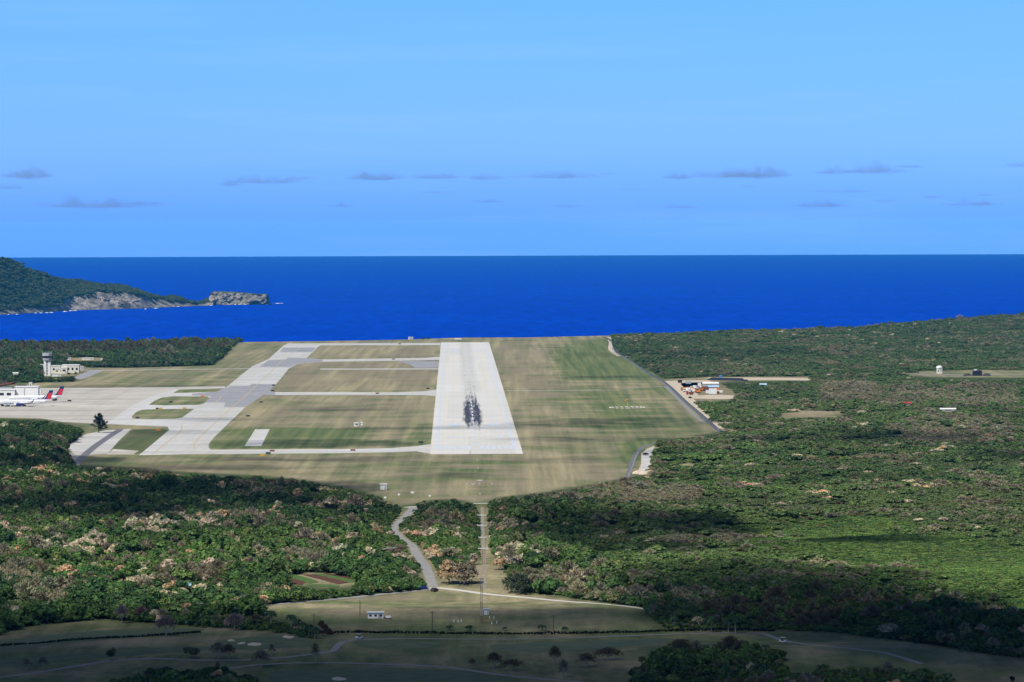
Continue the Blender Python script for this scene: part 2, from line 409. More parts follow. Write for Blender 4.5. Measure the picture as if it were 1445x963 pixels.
M['terrain'] = terrain_mat(); M['runway'] = runway_mat(); M['sea'] = sea_mat(); M['rock'] = rock_mat()
M['concrete'] = concrete_mat('taxiway_concrete', (0.66, 0.655, 0.63), (0.55, 0.545, 0.52))
M['apron'] = concrete_mat('apron_concrete', (0.62, 0.585, 0.52), (0.46, 0.42, 0.36), 8, 8, (0.68, 0.65, 0.57))
M['apron_new'] = concrete_mat('apron_new_concrete', (0.70, 0.70, 0.69), (0.60, 0.60, 0.59), 8, 8)
M['asphalt'] = plain('old_asphalt', (0.34, 0.34, 0.355), .9, .22, .05)
M['asphalt_new'] = plain('new_asphalt', (0.045, 0.055, 0.075), .85, .2, .3)
M['road'] = plain('worn_road_asphalt', (0.30, 0.295, 0.285), .9, .22, .25)
M['road_dark'] = plain('dark_road_asphalt', (0.17, 0.17, 0.185), .9, .22, .25)
M['road_pale'] = plain('pale_gravel_road', (0.62, 0.60, 0.55), .9, .15, .3)
M['sand'] = plain('sand', (0.66, 0.56, 0.44), .95, .14, .5)
M['coral'] = plain('crushed_coral', (0.60, 0.51, 0.38), .95, .25, .12)
M['track_soil'] = plain('worn_track_soil', (0.33, 0.29, 0.215), .95, .4, .5)
M['gravel'] = plain('grey_gravel', (0.30, 0.29, 0.26), .95, .35, .6)
M['white_paint'] = plain('white_road_paint', (0.78, 0.80, 0.82), .7, .1, .5)
M['worn_white'] = plain('worn_white_paint', (0.62, 0.68, 0.75), .7, .18, .12)
M['yellow_paint'] = plain('yellow_road_paint', (0.60, 0.46, 0.24), .7, .25, .4)
M['white'] = plain('white_wall', (0.80, 0.79, 0.76), .6, .08, .4)
M['cream'] = plain('cream_wall', (0.72, 0.70, 0.60), .7, .12, .3)
M['greywall'] = plain('grey_wall', (0.42, 0.43, 0.45), .7, .15, .4)
M['glass_dark'] = plain('dark_glass', (0.012, 0.016, 0.03), .12, .3, .5, .6)
M['dark'] = plain('dark_metal', (0.03, 0.032, 0.038), .6, .3, 1.)
M['rust'] = plain('rusty_metal', (0.22, 0.07, 0.04), .8, .35, 1.2)
M['galv'] = plain('galvanised_steel', (0.48, 0.50, 0.52), .5, .15, 2., .4)
M['red'] = plain('red_paint', (0.62, 0.030, 0.035), .4, .12, 1.)
M['orange'] = plain('orange_paint', (0.75, 0.22, 0.03), .5, .18, 1.)
M['ochre'] = plain('yellow_machine_paint', (0.72, 0.42, 0.06), .5, .2, 1.)
M['navy'] = plain('navy_paint', (0.012, 0.03, 0.16), .35, .15, 1.)
M['blue'] = plain('blue_sheet', (0.08, 0.28, 0.72), .5, .15, 1.)
M['skyblue'] = plain('pale_blue_roof', (0.38, 0.58, 0.75), .5, .15, .7)
M['black_sheet'] = plain('black_sheeting', (0.010, 0.013, 0.028), .5, .4, .6, .4)
M['rubber'] = plain('tyre_rubber', (0.02, 0.02, 0.021), .9, .2, 2)
M['wood'] = plain('pole_wood', (0.11, 0.085, 0.065), .9, .3, 2)
M['bark'] = plain('bark', (0.14, 0.115, 0.09), .95, .35, 2)
M['palebark'] = plain('pale_bark', (0.36, 0.33, 0.29), .95, .3, 2)
M['earth'] = plain('red_brown_soil', (0.115, 0.050, 0.032), .95, .3, .6)
M['crop'] = plain('crop_green', (0.085, 0.165, 0.04), .9, .4, .8)
M['turf'] = plain('fairway_turf', (0.125, 0.165, 0.070), .95, .3, .15)
M['airliner'] = plain('airliner_white', (0.82, 0.83, 0.84), .3, .04, .2, .5)
M['foam'] = plain('sea_foam', (0.85, 0.88, 0.9), .9, .1, .05)
M['leaf_i'] = foliage_mat('INST', 'woodland_leaves'); M['leaf_o'] = foliage_mat('OBJ', 'tree_leaves')

# ------------------------------------------------------------------ land polygons in survey-picture units
AIRPORT = [(-400,548),(0,546),(28,541),(105,539),(120,535),(110,528),(118,521),(180,519.5),(300,516),(335,484),(370,479),(400,470),(862,470),
           (868,488),(882,504),(936,534),(1021,608),(1000,612),(958,616.5),(930,620),(928,630),(923,650),(916,667),(886,673),(850,681),(790,691),(750,697),
           (700,702),(690,706),(668,709),(640,704),(598,706),(575,716),(560,712),(545,706),(530,697),(500,690),(440,678),(380,672),(300,668),(250,665),(200,660),(110,656),
           (96,640),(92,632),(117,612),(112,602),(95,597),(60,591.5),(0,590.5),(-400,590)]
COMPOUND = [(56,531),(58,524),(74,519),(88,516.5),(118,516),(124,519),(182,519.5),(182,523),(118,535),(105,530.5),(80,532)]
LANE = [(669,706),(691,706),(693,740),(696,775),(702,792),(714,806),(722,832),(650,838),(598,836),(606,822),(596,800),(582,778),(566,764),(573,757),(590,775),(606,795),(618,806),(650,800),(671,792),(674,760),(675,735)]
ROAD_LANE = [(584.5,716),(574.5,727),(562,738),(556,748),(563,757),(573,764),(584.5,774.6),(597,794.6),(607,816),(612,832)]
FIELD = [(358,858),(380,852.5),(450,847),(580,834.5),(605,829),(640,829),(700,831),(760,838),(850,850.5),(912,858.5),(918,872),(935,883),(955,889.5),(1100,889),(1180,893),(1300,908),(1400,924),
         (1445,929),(1800,965),(1800,1400),(-500,1400),(-500,905),(0,897),(30,885),(60,881),(150,874),(210,879),(290,886),(340,888),(400,894),(440,903),(462,898),(458,885),(430,875),(385,864)]
YARD = [(936,535),(1010,532),(1145,531.5),(1145,537),(1014,538.5),(1036,552),(1040,560),(1034,564),(978,564.5),(1000,585),(1021,605),(1012,609),(985,585),(955,555)]
CLEAR2 = [(1092,583),(1115,580.5),(1190,578.5),(1197,583),(1170,588.5),(1100,589.5)]
RADAR = [(1258,527.5),(1300,524),(1445,521.5),(1700,520),(1700,531),(1445,533),(1330,532.5),(1285,530.5)]
PLOTS = [(392,817),(430,808),(470,809),(512,821),(485,831),(430,826)]
SPOTS = [[(16,534.5),(18,527),(30,527),(31,534.5)], [(33,533),(33,524),(38,524),(38,533)], [(200,500),(212,486),(215,488),(204,502)], [(88,505),(104,503.5),(152,506),(153,509.5),(90,509)], 
         [(255,825),(275,825),(275,832),(255,832)], [(1268,570),(1286,570),(1286,573),(1268,573)], [(1328,578.5),(1348,578.5),(1348,581.5),(1328,581.5)]]
COPSE = [[(905,925),(930,912),(965,905),(985,912),(1010,905),(1060,903),(1095,910),(1108,925),(1115,940),(1145,950),(1160,925),(1185,935),(1240,930),(1300,936),(1340,950),(1330,975),(1330,1060),(890,1060),(900,950)],
         [(160,958),(190,945),(225,938),(260,941),(300,936),(345,946),(372,962),(390,1010),(150,1010)]]
CLEARS = [AIRPORT, COMPOUND, LANE, FIELD, YARD, CLEAR2, RADAR, PLOTS] + SPOTS
ROADS = [(ROAD_LANE, 5.0)]
def in_clear(px, py, x=None, y=None):
    r = np.zeros(np.shape(px), bool)
    qx, qy = px, py
    if x is not None: qx = px + 26 * (vnoise(x, y, 22, 41) - .5); qy = py + 5 * (vnoise(x, y, 30, 42) - .5)
    for p in CLEARS:
        if p is CLEAR2 or p is RADAR or p in SPOTS: r |= inpoly(qx, qy, p)
        else: r |= inpoly(px, py, p)
    return r
def glade(x, y, px, py):
    """grassy openings in the scrub right of the airfield"""
    n_ = vnoise(x, y, 75, 51) * .55 + vnoise(x, y, 28, 52) * .45
    return (n_ > .66) & (px > 900) & (py > 555) & (py < 720)
def in_copse(px, py):
    return inpoly(px, py, COPSE[0]) | inpoly(px, py, COPSE[1])
LANE_W = [tuple(gp(a, b)[:2]) for a, b in ROAD_LANE]

# ------------------------------------------------------------------ terrain
def build_terrain():
    xs = np.concatenate([np.arange(-5000, -900, 100), np.arange(-900, 900, 8), np.arange(900, 5001, 100)])
    ys = np.concatenate([np.arange(-1500, 1200, 90), np.arange(1200, 7300, 8), np.arange(7300, 9300, 60)])
    X, Y = np.meshgrid(xs, ys); Z = h(X, Y)
    Z = Z - 0.0
    nx, ny = len(xs), len(ys)
    co = np.stack([X, Y, Z], -1).reshape(-1, 3).astype(np.float32)
    idx = np.arange(nx * ny).reshape(ny, nx)
    f = np.stack([idx[:-1, :-1], idx[:-1, 1:], idx[1:, 1:], idx[1:, :-1]], -1).reshape(-1, 4)
    me = bpy.data.meshes.new('ground'); me.vertices.add(len(co)); me.vertices.foreach_set('co', co.ravel())
    me.loops.add(f.size); me.loops.foreach_set('vertex_index', f.ravel().astype(np.int32)); me.polygons.add(len(f))
    me.polygons.foreach_set('loop_start', np.arange(0, f.size, 4, dtype=np.int32)); me.polygons.foreach_set('loop_total', np.full(len(f), 4, np.int32))
    me.polygons.foreach_set('use_smooth', np.ones(len(f), bool)); me.update(calc_edges=True)
    px, py = proj(X, np.maximum(Y, 900), Z)
    green = np.full(X.shape, 0.38); forest = np.zeros(X.shape); dirt = np.zeros(X.shape)
    def paint(ch, poly, val, soft):
        P = [tuple(gp(a, b)[:2]) for a, b in poly]
        d = polydist(X, Y, P); ins = inpoly(X, Y, P); s = np.where(ins, d, -d)
        w = sstep(-soft, soft, s); ch[:] = ch * (1 - w) + val * w
    for p in CLEARS[:1]: paint(forest, p, 0.0, 5)
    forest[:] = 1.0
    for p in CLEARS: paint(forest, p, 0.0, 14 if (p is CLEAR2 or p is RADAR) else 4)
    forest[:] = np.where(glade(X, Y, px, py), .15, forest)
    d = polydist(X, Y, LANE_W, False); forest[:] = forest * sstep(4, 9, d)
    for p in ([(330,602),(480,605),(607,598),(607,628),(480,632),(300,634),(297,625),(317,604)],): paint(green, p, 1.0, 12)
    paint(green, [(527,600),(585,598),(575,618),(525,622)], 0.15, 10)
    paint(green, [(395,512),(616,509),(614,549),(392,552)], 0.02, 20)
    paint(green, [(440,489),(621,489),(620,503),(434,505)], 0.05, 20)
    paint(green, [(375,560),(612,560),(608,596),(480,602),(335,599)], 0.22, 20)
    paint(green, [(775,492),(850,478),(864,478),(900,510),(935,537),(800,537),(770,510)], 1.3, 25)
    paint(green, [(800,545),(940,541),(1010,607),(900,612),(760,600)], 0.62, 25)
    paint(green, [(690,484),(770,480),(780,540),(745,600),(735,625)], 0.12, 20)
    paint(green, [(872,627),(915,619),(930,619),(897,646),(888,670)], 1.3, 6)
    paint(green, [(470,655),(700,650),(850,655),(830,680),(600,700),(500,675)], 0.42, 20)
    paint(green, [(745,655),(850,655),(880,668),(760,694),(700,698)], 0.0, 20)
    paint(green, [(110,645),(300,646),(300,655),(110,655)], 0.55, 10)
    paint(green, [(180,530),(340,527),(320,544),(180,545)], 0.40, 15)
    paint(green, [(365,486),(392,488),(360,512),(310,516)], 0.45, 15)
    paint(green, [(-500,840),(1800,840),(1800,1400),(-500,1400)], 0.62, 8)
    paint(green, [(450,852),(690,842),(730,858),(640,870),(480,872)], 0.25, 18)
    paint(green, [(0,903),(300,888),(480,903),(300,905),(0,925)], 0.45, 8)
    paint(green, [(600,905),(1100,897),(1200,925),(900,925),(700,935)], 0.75, 8)
    paint(green, [(560,772),(700,796),(714,832),(612,832)], 0.25, 10)
    paint(dirt, [(190,656),(330,652),(420,664),(500,680),(575,706),(560,712),(530,698),(440,680),(300,669),(150,657)], 0.42, 14)
    paint(dirt, [(560,700),(598,700),(640,702),(600,712),(575,717)], 0.4, 12)
    paint(dirt, YARD, 0.55, 8)
    paint(dirt, CLEAR2, 0.8, 30); paint(dirt, RADAR, 0.12, 8); paint(green, RADAR, .5, 10)
    paint(dirt, [(60,531),(84,524),(110,526),(100,531)], 0.4, 8)
    paint(dirt, [(95,633),(150,606),(235,604),(205,641),(110,643)], 0.25, 6)
    paint(dirt, [(560,768),(668,800),(700,800),(712,826),(640,832)], 0.25, 8)
    for p in SPOTS: paint(dirt, p, .5, 3)
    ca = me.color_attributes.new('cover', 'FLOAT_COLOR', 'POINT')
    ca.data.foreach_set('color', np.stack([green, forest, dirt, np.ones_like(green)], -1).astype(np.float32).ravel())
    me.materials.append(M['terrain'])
    o = bpy.data.objects.new('ground', me); C.objects.link(o); tag(o, 'mown airfield grass, golf course turf and bare soil of the coastal plain', kind='structure')
build_terrain()

# ------------------------------------------------------------------ sea on the curved earth
SEA0 = -65.0; RE = 7640000.0      # earth radius with the usual refraction of low air
def build_sea():
    rr = np.concatenate([[0], np.arange(2000, 30000, 400), np.arange(30000, 61000, 500)]); na = 256
    v = [(0, 0, SEA0)]; f = []
    for r in rr[1:]:
        for k in range(na):
            a = 2 * PI * k / na; v.append((r * math.sin(a), r * math.cos(a), SEA0 - r * r / (2 * RE)))
    for k in range(na): f.append((0, 1 + (k + 1) % na, 1 + k))
    for i in range(len(rr) - 2):
        for k in range(na):
            a = 1 + i * na + k; b = 1 + i * na + (k + 1) % na; f.append((a, b, b + na, a + na))
    o = obj('sea', (v, f), M['sea'], smooth=True); tag(o, 'deep blue ocean reaching to the horizon', kind='structure')
build_sea()

# ------------------------------------------------------------------ headland and islet
def sea_z(d): return SEA0 - d * d / (2 * RE)
def at(px, py, d):
    r = ray(px, py); t = d / r.y; return Vector((r.x * t, d, CAMZ + r.z * t))
def headland():
    prof = [(-500,300),(-300,322),(-150,345),(-60,358),(0,364),(12,367),(25,371),(33,379),(40,381),(50,382),(60,388),(70,391),(80,394),(90,398),(100,395),(115,399),(130,402),(145,404),(165,404),(180,407),(195,412),(210,419),(222,423),(232,422),(243,420),(250,423),(258,427),(268,428),(278,430),(290,427),(296,424),(300,427)]
    wl = [(-500,452),(-100,449),(0,445),(60,441.5),(100,438.5),(200,436),(280,432),(300,431.5)]
    clf = [(-500,436),(0,433),(40,427),(80,424),(110,417),(130,412),(160,413),(200,416),(230,424),(300,428)]   # top of bare cliff
    px_ = np.arange(-500, 301, 1.2); nv = 46
    v = []; f = []; rock = []
    for i, p in enumerate(px_):
        yt = np.interp(p, *zip(*prof)); yw = np.interp(p, *zip(*wl)); yc = max(np.interp(p, *zip(*clf)), yt + .6)
        # distance of the waterline
        ang = (yw + (p - 722) * 0.0033 * 1.0 - 0 - 315) / F
        d0 = 10580.
        for _ in range(20): d0 = (216 + d0 * d0 / (2 * RE)) / max(ang + 0.0, .001)
        d0 = min(max(d0, 9000), 13000)
        for j in range(nv):
            t = j / (nv - 1)
            if t < .3: s = t / .3; y = yw + (yc - yw) * s; d = d0 + 25 + 90 * s; 
            elif t < .82: s = (t - .3) / .52; y = yc + (yt - yc) * s ** .9; d = d0 + 115 + 420 * s * max(.2, min(1, (yw - yt) / 45))
            else: s = (t - .82) / .18; y = None; dd = s
            if y is not None:
                P = at(p, y, d); last = P
                nz = mnoise.fractal(Vector((P.x / 55, d / 55, P.z / 25)), 1.0, 2.0, 5)
                rid = mnoise.noise(Vector((P.x / 90, 3.1, P.z / 200)))
                amp = min(1, t * 6)
                n3_ = mnoise.fractal(Vector((P.x / 17, d / 17, P.z / 11)), 1.0, 2.0, 4)
                P.y += (nz * 26 + rid * 34 + n3_ * 13) * amp; P.z += (nz * 4.5 + n3_ * 2.2) * amp * (0.4 if t > .7 else 1)
                if j == 0: P.z = sea_z(d) - 4
            else:
                P = Vector((last.x, last.y + 500 * s, last.z + (sea_z(d0 + 900) - 8 - last.z) * s * s))
            v.append(P)
            k = (1.0 - sstep(.22, .36, t)) * sstep(60, 110, p + 40 * (t < .14)) + (t < .15) * .9 + .35 * (1 if p > 215 else 0)
            rock.append(float(min(1, k) * .95 + .02))
    n = len(px_)
    for i in range(n - 1):
        for j in range(nv - 1):
            a = i * nv + j; f.append((a, a + nv, a + nv + 1, a + 1))
    o = obj('headland', (v, f), M['rock'], smooth=False)
    a = o.data.attributes.new('rock', 'FLOAT', 'POINT'); a.data.foreach_set('value', rock)
    tag(o, 'wooded headland with pale limestone cliffs falling to the sea', kind='structure')
    return o
head = headland()
def islet():
    # flat-topped limestone islet joined to the point by low rocks
    d0 = 12100.; v = []; f = []; rock = []
    prof = [(284,431),(288,426),(294,424),(296,414),(300,411.5),(312,411.3),(330,412),(345,413.5),(360,415),(372,415),(376,415.5),(377.2,419),(377.6,429)]
    px_ = np.arange(284, 377.7, .6); nv = 30
    for p in px_:
        yt = np.interp(p, *zip(*prof)); yw = 432
        for j in range(nv):
            t = j / (nv - 1)
            s = min(1, t / .5); y = yw + (yt - yw) * s ** .8
            if t <= .5:
                P = at(p, y, d0 + 30 * s); nz = mnoise.fractal(Vector((P.x / 28, 7, P.z / 18)), 1, 2, 5)
                P.y += nz * 22; P.z += nz * 1.5 * (s < .95); last = P
                if j == 0: P.z = sea_z(d0) - 5
            else:
                q = (t - .5) / .5; P = Vector((last.x, last.y + 130 * q, last.z if q < .7 else last.z + (sea_z(d0) - 5 - last.z) * (q - .7) / .3))
            v.append(P); rock.append(.72 if s < .9 else .35)
    n = len(px_)
    for i in range(n - 1):
        for j in range(nv - 1):
            a = i * nv + j; f.append((a, a + nv, a + nv + 1, a + 1))
    o = obj('islet', (v, f), M['rock']); a = o.data.attributes.new('rock', 'FLOAT', 'POINT'); a.data.foreach_set('value', rock)
    tag(o, 'flat-topped rocky islet off the tip of the headland', kind='structure')
    # surf
    bm = B()
    spots = [(332,430.6,3,9),(338,430.4,4,9),(346,430.3,4,10),(352,429.8,5,12),(356,429.6,4,9),(372,429.5,8,9),(382,429.3,8,8),(392,429.2,7,7),(398,429.0,3,6),(298,432,3,8),(252,433.6,4,8),(220,436,5,8),(205,437,3,6)]
    spots += [(12,444.9,3,6),(50,442.8,4,8),(58,442.6,5,9),(66,442.3,4,10),(72,441.9,5,9),(92,440.6,6,8),(100,439.6,6,8),(106,439.2,4,8),(24,444.4,3,6)]
    for (p, y, w, dp) in spots:
        r = ray(p, y + 0.0); d = 11000.
        for _ in range(15): zz = sea_z(d); t = (CAMZ - zz) / -r.z; d = r.y * t
        c = Vector((r.x * t, r.y * t, 0)); W = w / ppm(d); D = dp * 2.2
        pts = []
        for k in range(14):
            a = 2 * PI * k / 14; q = .65 + random.random() * .6; pts.append((c.x + math.cos(a) * W * q * .6, c.y + math.sin(a) * D * q))
        vs = [bm.verts.new((x, y_, sea_z(math.hypot(x, y_)) + .8 + random.random())) for x, y_ in pts]
        top = bm.verts.new((c.x, c.y, sea_z(d) + 2.6))
        for k in range(14): bm.faces.new((vs[k], vs[(k + 1) % 14], top))
    o = obj('surf', bm, M['foam']); tag(o, 'white surf breaking at the foot of the cliffs', kind='stuff')
islet()

# ------------------------------------------------------------------ airfield paving
def rw(u, v_):                                              # runway coordinates -> world
    c = RN + RDIR * v_; n = Vector((RDIR.y, -RDIR.x)); return (c.x + n.x * u, c.y + n.y * u)
def runway():
    bm = B(); vs = [bm.verts.new(p) for p in ((-30.5, 0, 0), (30.5, 0, 0), (30.5, RLEN, 0), (-30.5, RLEN, 0))]; bm.faces.new(vs)
    bmesh.ops.subdivide_edges(bm, edges=[e for e in bm.edges if e.calc_length() > 100], cuts=40)
    o = obj('runway', bm, M['runway']); o.location = (RN.x, RN.y, 0.045); o.rotation_euler = (0, 0, RANG); o['kind'] = 'structure'
    o['label'] = 'pale concrete runway with dark tyre marks at its near end'
    def mark(name, rects, mat, z, label):
        bm = B()
        for (u0, u1, v0, v1) in rects:
            vs = [bm.verts.new((u, v, 0)) for u, v in ((u0, v0), (u1, v0), (u1, v1), (u0, v1))]; bm.faces.new(vs)
        q = obj(name, bm, mat); q.location = (RN.x, RN.y, z); q.rotation_euler = (0, 0, RANG); q['kind'] = 'structure'; q['label'] = label
    bars = []
    for s in (-1, 1):
        for k in range(6): a = s * (3.0 + k * 3.9); bars.append((min(a, a + s * 2.4), max(a, a + s * 2.4), 62, 110))
    bars.append((-27, 27, 54, 56.5))
    mark('threshold_marking', bars, M['worn_white'], .07, 'row of white threshold bars across the near end of the runway')
    mark('runway_edge_line', [(-26.6, -25.0, 58, RLEN - 20), (25.0, 26.6, 58, RLEN - 20)], M['worn_white'], .065, 'white side stripes along the runway')
    tdz = []
    for s in (-1, 1):
        for k in range(3): a = s * (11.5 + k * 3.2); tdz.append((min(a, a + s * 1.8), max(a, a + s * 1.8), 215, 240))
        tdz.append((10.2 if s > 0 else -18.8, 18.8 if s > 0 else -10.2, 388, 434))
        tdz.append((9.5 if s > 0 else -19.5, 19.5 if s > 0 else -9.5, 2285, 2350))
        for q in (545, 700):
            for k in range(2 if q < 600 else 1): a = s * (11.5 + k * 3.2); tdz.append((min(a, a + s * 1.8), max(a, a + s * 1.8), q, q + 23))
    mark('touchdown_marking', tdz, M['worn_white'], .07, 'white aiming point blocks and touchdown bars on the runway')
    mark('runway_centreline', [(-.55, .55, 190 + k * 61, 190 + k * 61 + 36) for k in range(11)] + [(-.3, .3, 190 + k * 61, 190 + k * 61 + 36) for k in range(11, 38)], M['worn_white'], .075, 'dashed white centre line of the runway')
    bm = B()     # the runway number painted ahead of the centre line
    for poly in ([(-3, 150), (3, 150), (3, 147.5), (-3, 147.5)], [(3, 147.5), (.3, 132), (-1.5, 132), (1.2, 147.5)]):
        vs = [bm.verts.new((u, v, 0)) for u, v in poly][::-1]; bm.faces.new(vs)
    q = obj('runway_number_marking', bm, M['worn_white']); q.location = (RN.x, RN.y, .07); q.rotation_euler = (0, 0, RANG); q['kind'] = 'structure'
runway()
sheet('apron', [(-400,547.5),(0,548.2),(180,547.3),(255,546.2),(317,545),(323,560),(290,592),(240,602.5),(180,600),(120,597.5),(87,595.5),(58,590.5),(0,589.5),(-400,589.5)], .012, M['apron'])
sheet('apron_slab', [(150,597.6),(180,577),(200,566),(222,556),(244,550),(317,546.5),(317,560),(290,592),(240,602)], .018, M['apron_new'])
sheet('taxiway', [(196,642.6),(239,607),(236,602),(250,592),(320,546),(342,528),(356,517),(379,507),(400,488),(407,484.8),(460,484.8),(450,489),(432,506),(421,512.5),(408,520),(390,542),(371,557),(346,575),(317,603),(302.5,617),(296,625),(294,630),(296,634),(304,636),(304,640.5)], .024, M['concrete'])
sheet('taxiway_link', [(455,484.7),(621.5,484.2),(621.5,487.3),(450,487.6)], .028, M['concrete'])
sheet('taxiway_link', [(431,507),(455,507.6),(600,505.2),(620,503.8),(620,508.2),(600,508.8),(455,510.8),(421,513.5),(408,520),(418,512)], .03, M['concrete'])
sheet('service_road', [(452,520.6),(618.5,520.2),(618.5,521.6),(452,521.8)], .028, M['concrete'])
sheet('paved_patch', [(560,509.8),(618.8,510),(618.5,518.8),(586,519.2),(578,514.5)], .02, M['asphalt'])
sheet('taxiway_link', [(386,553.6),(560,554),(600,552.3),(615.5,550),(614.5,559.5),(600,558),(560,557.8),(384,558)], .03, M['concrete'])
sheet('taxiway_link', [(296,635),(480,634),(553,632.6),(587,630),(607.8,627),(607.2,640.5),(587,637.2),(553,638.6),(480,639.8),(304,641)], .03, M['concrete'])
sheet('asphalt_patch', [(395,497),(399,491),(446,491),(440,497)], .034, M['asphalt'])
sheet('asphalt_patch', [(366,518),(379,508.5),(404,507.5),(406,505),(436,505.7),(455,507.4),(455,511),(421,513),(410,518)], .034, M['asphalt'])
sheet('asphalt_patch', [(325,546),(352,545),(355,542),(390,542.5),(380,551),(388,553.5),(388,558),(371,558),(347,574.5),(316,574.5),(318,568.6),(289,568.5),(298,560),(271,558),(271,556),(304,553)], .034, M['asphalt'])
for poly in ([(244,555),(253,550),(317,548),(304,553.5)], [(210,571.5),(218,566),(228,561.5),(242,559.7),(292,559.7),(296,562),(288,569.6),(280,571.7),(230,572.3)],
             [(187,591.4),(186,588),(192.5,581.5),(201,578.3),(235,577.3),(274.5,577),(266,583),(257,589.4),(248,591),(210,592)]):
    o = sheet('grass_island', poly, .04, None); o.data.materials.append(M['terrain'])
    ca = o.data.color_attributes.new('cover', 'FLOAT_COLOR', 'POINT'); ca.data.foreach_set('color', [.6, 0, .0, 1] * len(o.data.vertices))
sheet('old_pad', [(94,632),(104,622),(120,613),(150,607.5),(185,605.5),(168,622),(152,640),(118,642.5),(106,642)], .012, M['concrete'])
strip('service_road', [(170,606),(150,619),(133,631),(119,643),(107,655)], 5.5, .026, M['road_dark'])
sheet('old_pad', [(150,641.5),(160,634),(196,636.5),(188,641.5)], .024, M['apron'])
o = sheet('grass_patch', [(152,641),(168,622),(188,606),(232,605),(236,608),(205,638),(190,641)], .022, M['terrain'])
ca = o.data.color_attributes.new('cover', 'FLOAT_COLOR', 'POINT'); ca.data.foreach_set('color', [.5, .62, 0, 1] * len(o.data.vertices))
sheet('helipad', [(360,606.3),(380.5,606),(369,629.3),(345,629.8)], .012, M['apron_new'])
sheet('turning_pad', [(905,640),(912,634),(923.5,629.5),(921.5,642),(920,652),(913,668),(899,668.5),(904.5,655)], .015, M['coral'])
sheet('turning_pad', [(906.5,641),(912.5,635.5),(922,631),(920.5,642),(918.5,652),(911.5,667),(901,667.5),(906,655)], .022, M['concrete'])
def ribbon(name, pts, w, z, mat, label=None):
    o = strip(name, pts, w, z, mat)
    if label: o['label'] = label
    return o
ribbon('service_road', [(112,522.6),(180,522.6),(250,521.8),(352,520.5)], 11, .012, M['concrete'])
ribbon('service_road', [(105,535.5),(118,531),(128,526.5),(136,523)], 14, .01, M['asphalt'])
ribbon('service_road', [(714,551.5),(780,551.4),(847,550.5)], 6, .02, M['concrete'])
ribbon('service_road', [(877,549.6),(890,548.5),(905,547)], 6, .02, M['gravel'])
ribbon('service_road', [(920,546.5),(938,545.3)], 6, .02, M['gravel'])
ribbon('service_road', [(938,545),(950,556),(966,572),(982,588),(993,597)], 3.6, .02, M['gravel'])
ribbon('perimeter_road', [(850,475.5),(858,478),(864,483),(866,490),(870,497),(880,503),(893,511),(905,520),(918,529),(932,536),(945,546),(965,565),(985,582),(1003,598),(1017,610)], 3.6, .03, M['asphalt_new'], 'dark asphalt perimeter road along the edge of the bush')
ribbon('track', [(859,476),(862,484),(861,492),(866,498),(874,503)], 5, .02, M['coral'])
ribbon('track', [(940,538),(952,548),(970,563),(990,580),(1019,605)], 10, .02, M['coral'], 'pale coral haul road beside the perimeter road')
ribbon('perimeter_road', [(884,674),(889,662),(893,650),(898,640),(906,632),(918,627),(935,623.5),(955,620)], 2.8, .02, M['road_dark'], 'narrow grey road curving round the concrete pad')
ribbon('road', ROAD_LANE, 4.3, .06, M['road'], 'grey lane winding through the bush up to the airfield')
ribbon('road', [(575,716.5),(584,715.6),(590,716.2)], 6, .05, M['road_pale'])
ribbon('road', [(350,858),(358,856),(380,854),(454,847.5),(520,841),(580,835),(612,832)], 4.0, .06, M['road'], 'grey lane along the upper edge of the field')
ribbon('road', [(606,831.5),(620,831.2),(640,833),(680,838),(755,845),(820,850.5),(912,860),(930,864)], 3.6, .07, M['road_pale'], 'pale gravel lane crossing above the field')
ribbon('path', [(-60,962),(0,956),(62,948),(105,941),(150,934),(210,929.5),(280,932.5),(342,932),(404,928),(454,922),(470,919),(476,912),(482,906.5),(502,903),(560,901.5),(700,902.5),(790,901),(860,898.5),(940,895.5),(1040,893),(1075,894),(1098,902),(1112,906),(1150,911),(1200,915.5),(1245,921),(1275,929),(1300,937)], 2.6, .06, M['road'], 'golf cart path winding across the golf course')
ribbon('path', [(240,955),(307,946),(359,939),(413,936),(487,936),(580,939),(640,943),(700,952),(760,958),(850,966)], 2.4, .06, M['road'], 'lower golf cart path')
ribbon('path', [(35,881),(60,880),(100,876.5),(145,873.5)], 3.0, .06, M['road'], 'lane showing at the edge of the trees')
ribbon('track', [(96,640),(106,645),(108,652),(103,660)], 6, .02, M['road'])
ribbon('track', [(1290,529),(1330,528.5),(1360,530),(1400,529.5),(1445,528.5),(1600,528)], 14, .02, M['gravel'])
drape('dirt_strip', [(1000,534.3),(1010,533),(1140,534),(1141,537),(1095,536.5),(1015,536.5)], .02, M['coral'])
drape('dirt_yard', [(972,560),(1000,557.5),(1035,558.5),(1036,561.5),(1025,563.5),(976,562.5)], .02, M['coral'])
drape('dirt_yard', [(941,538),(975,537),(1000,537),(1000,539.5),(962,541),(970,548),(985,557),(975,563),(955,550)], .016, M['coral'])
ribbon('track', [(204,501),(208,494),(213,487)], 8, .05, M['coral'])
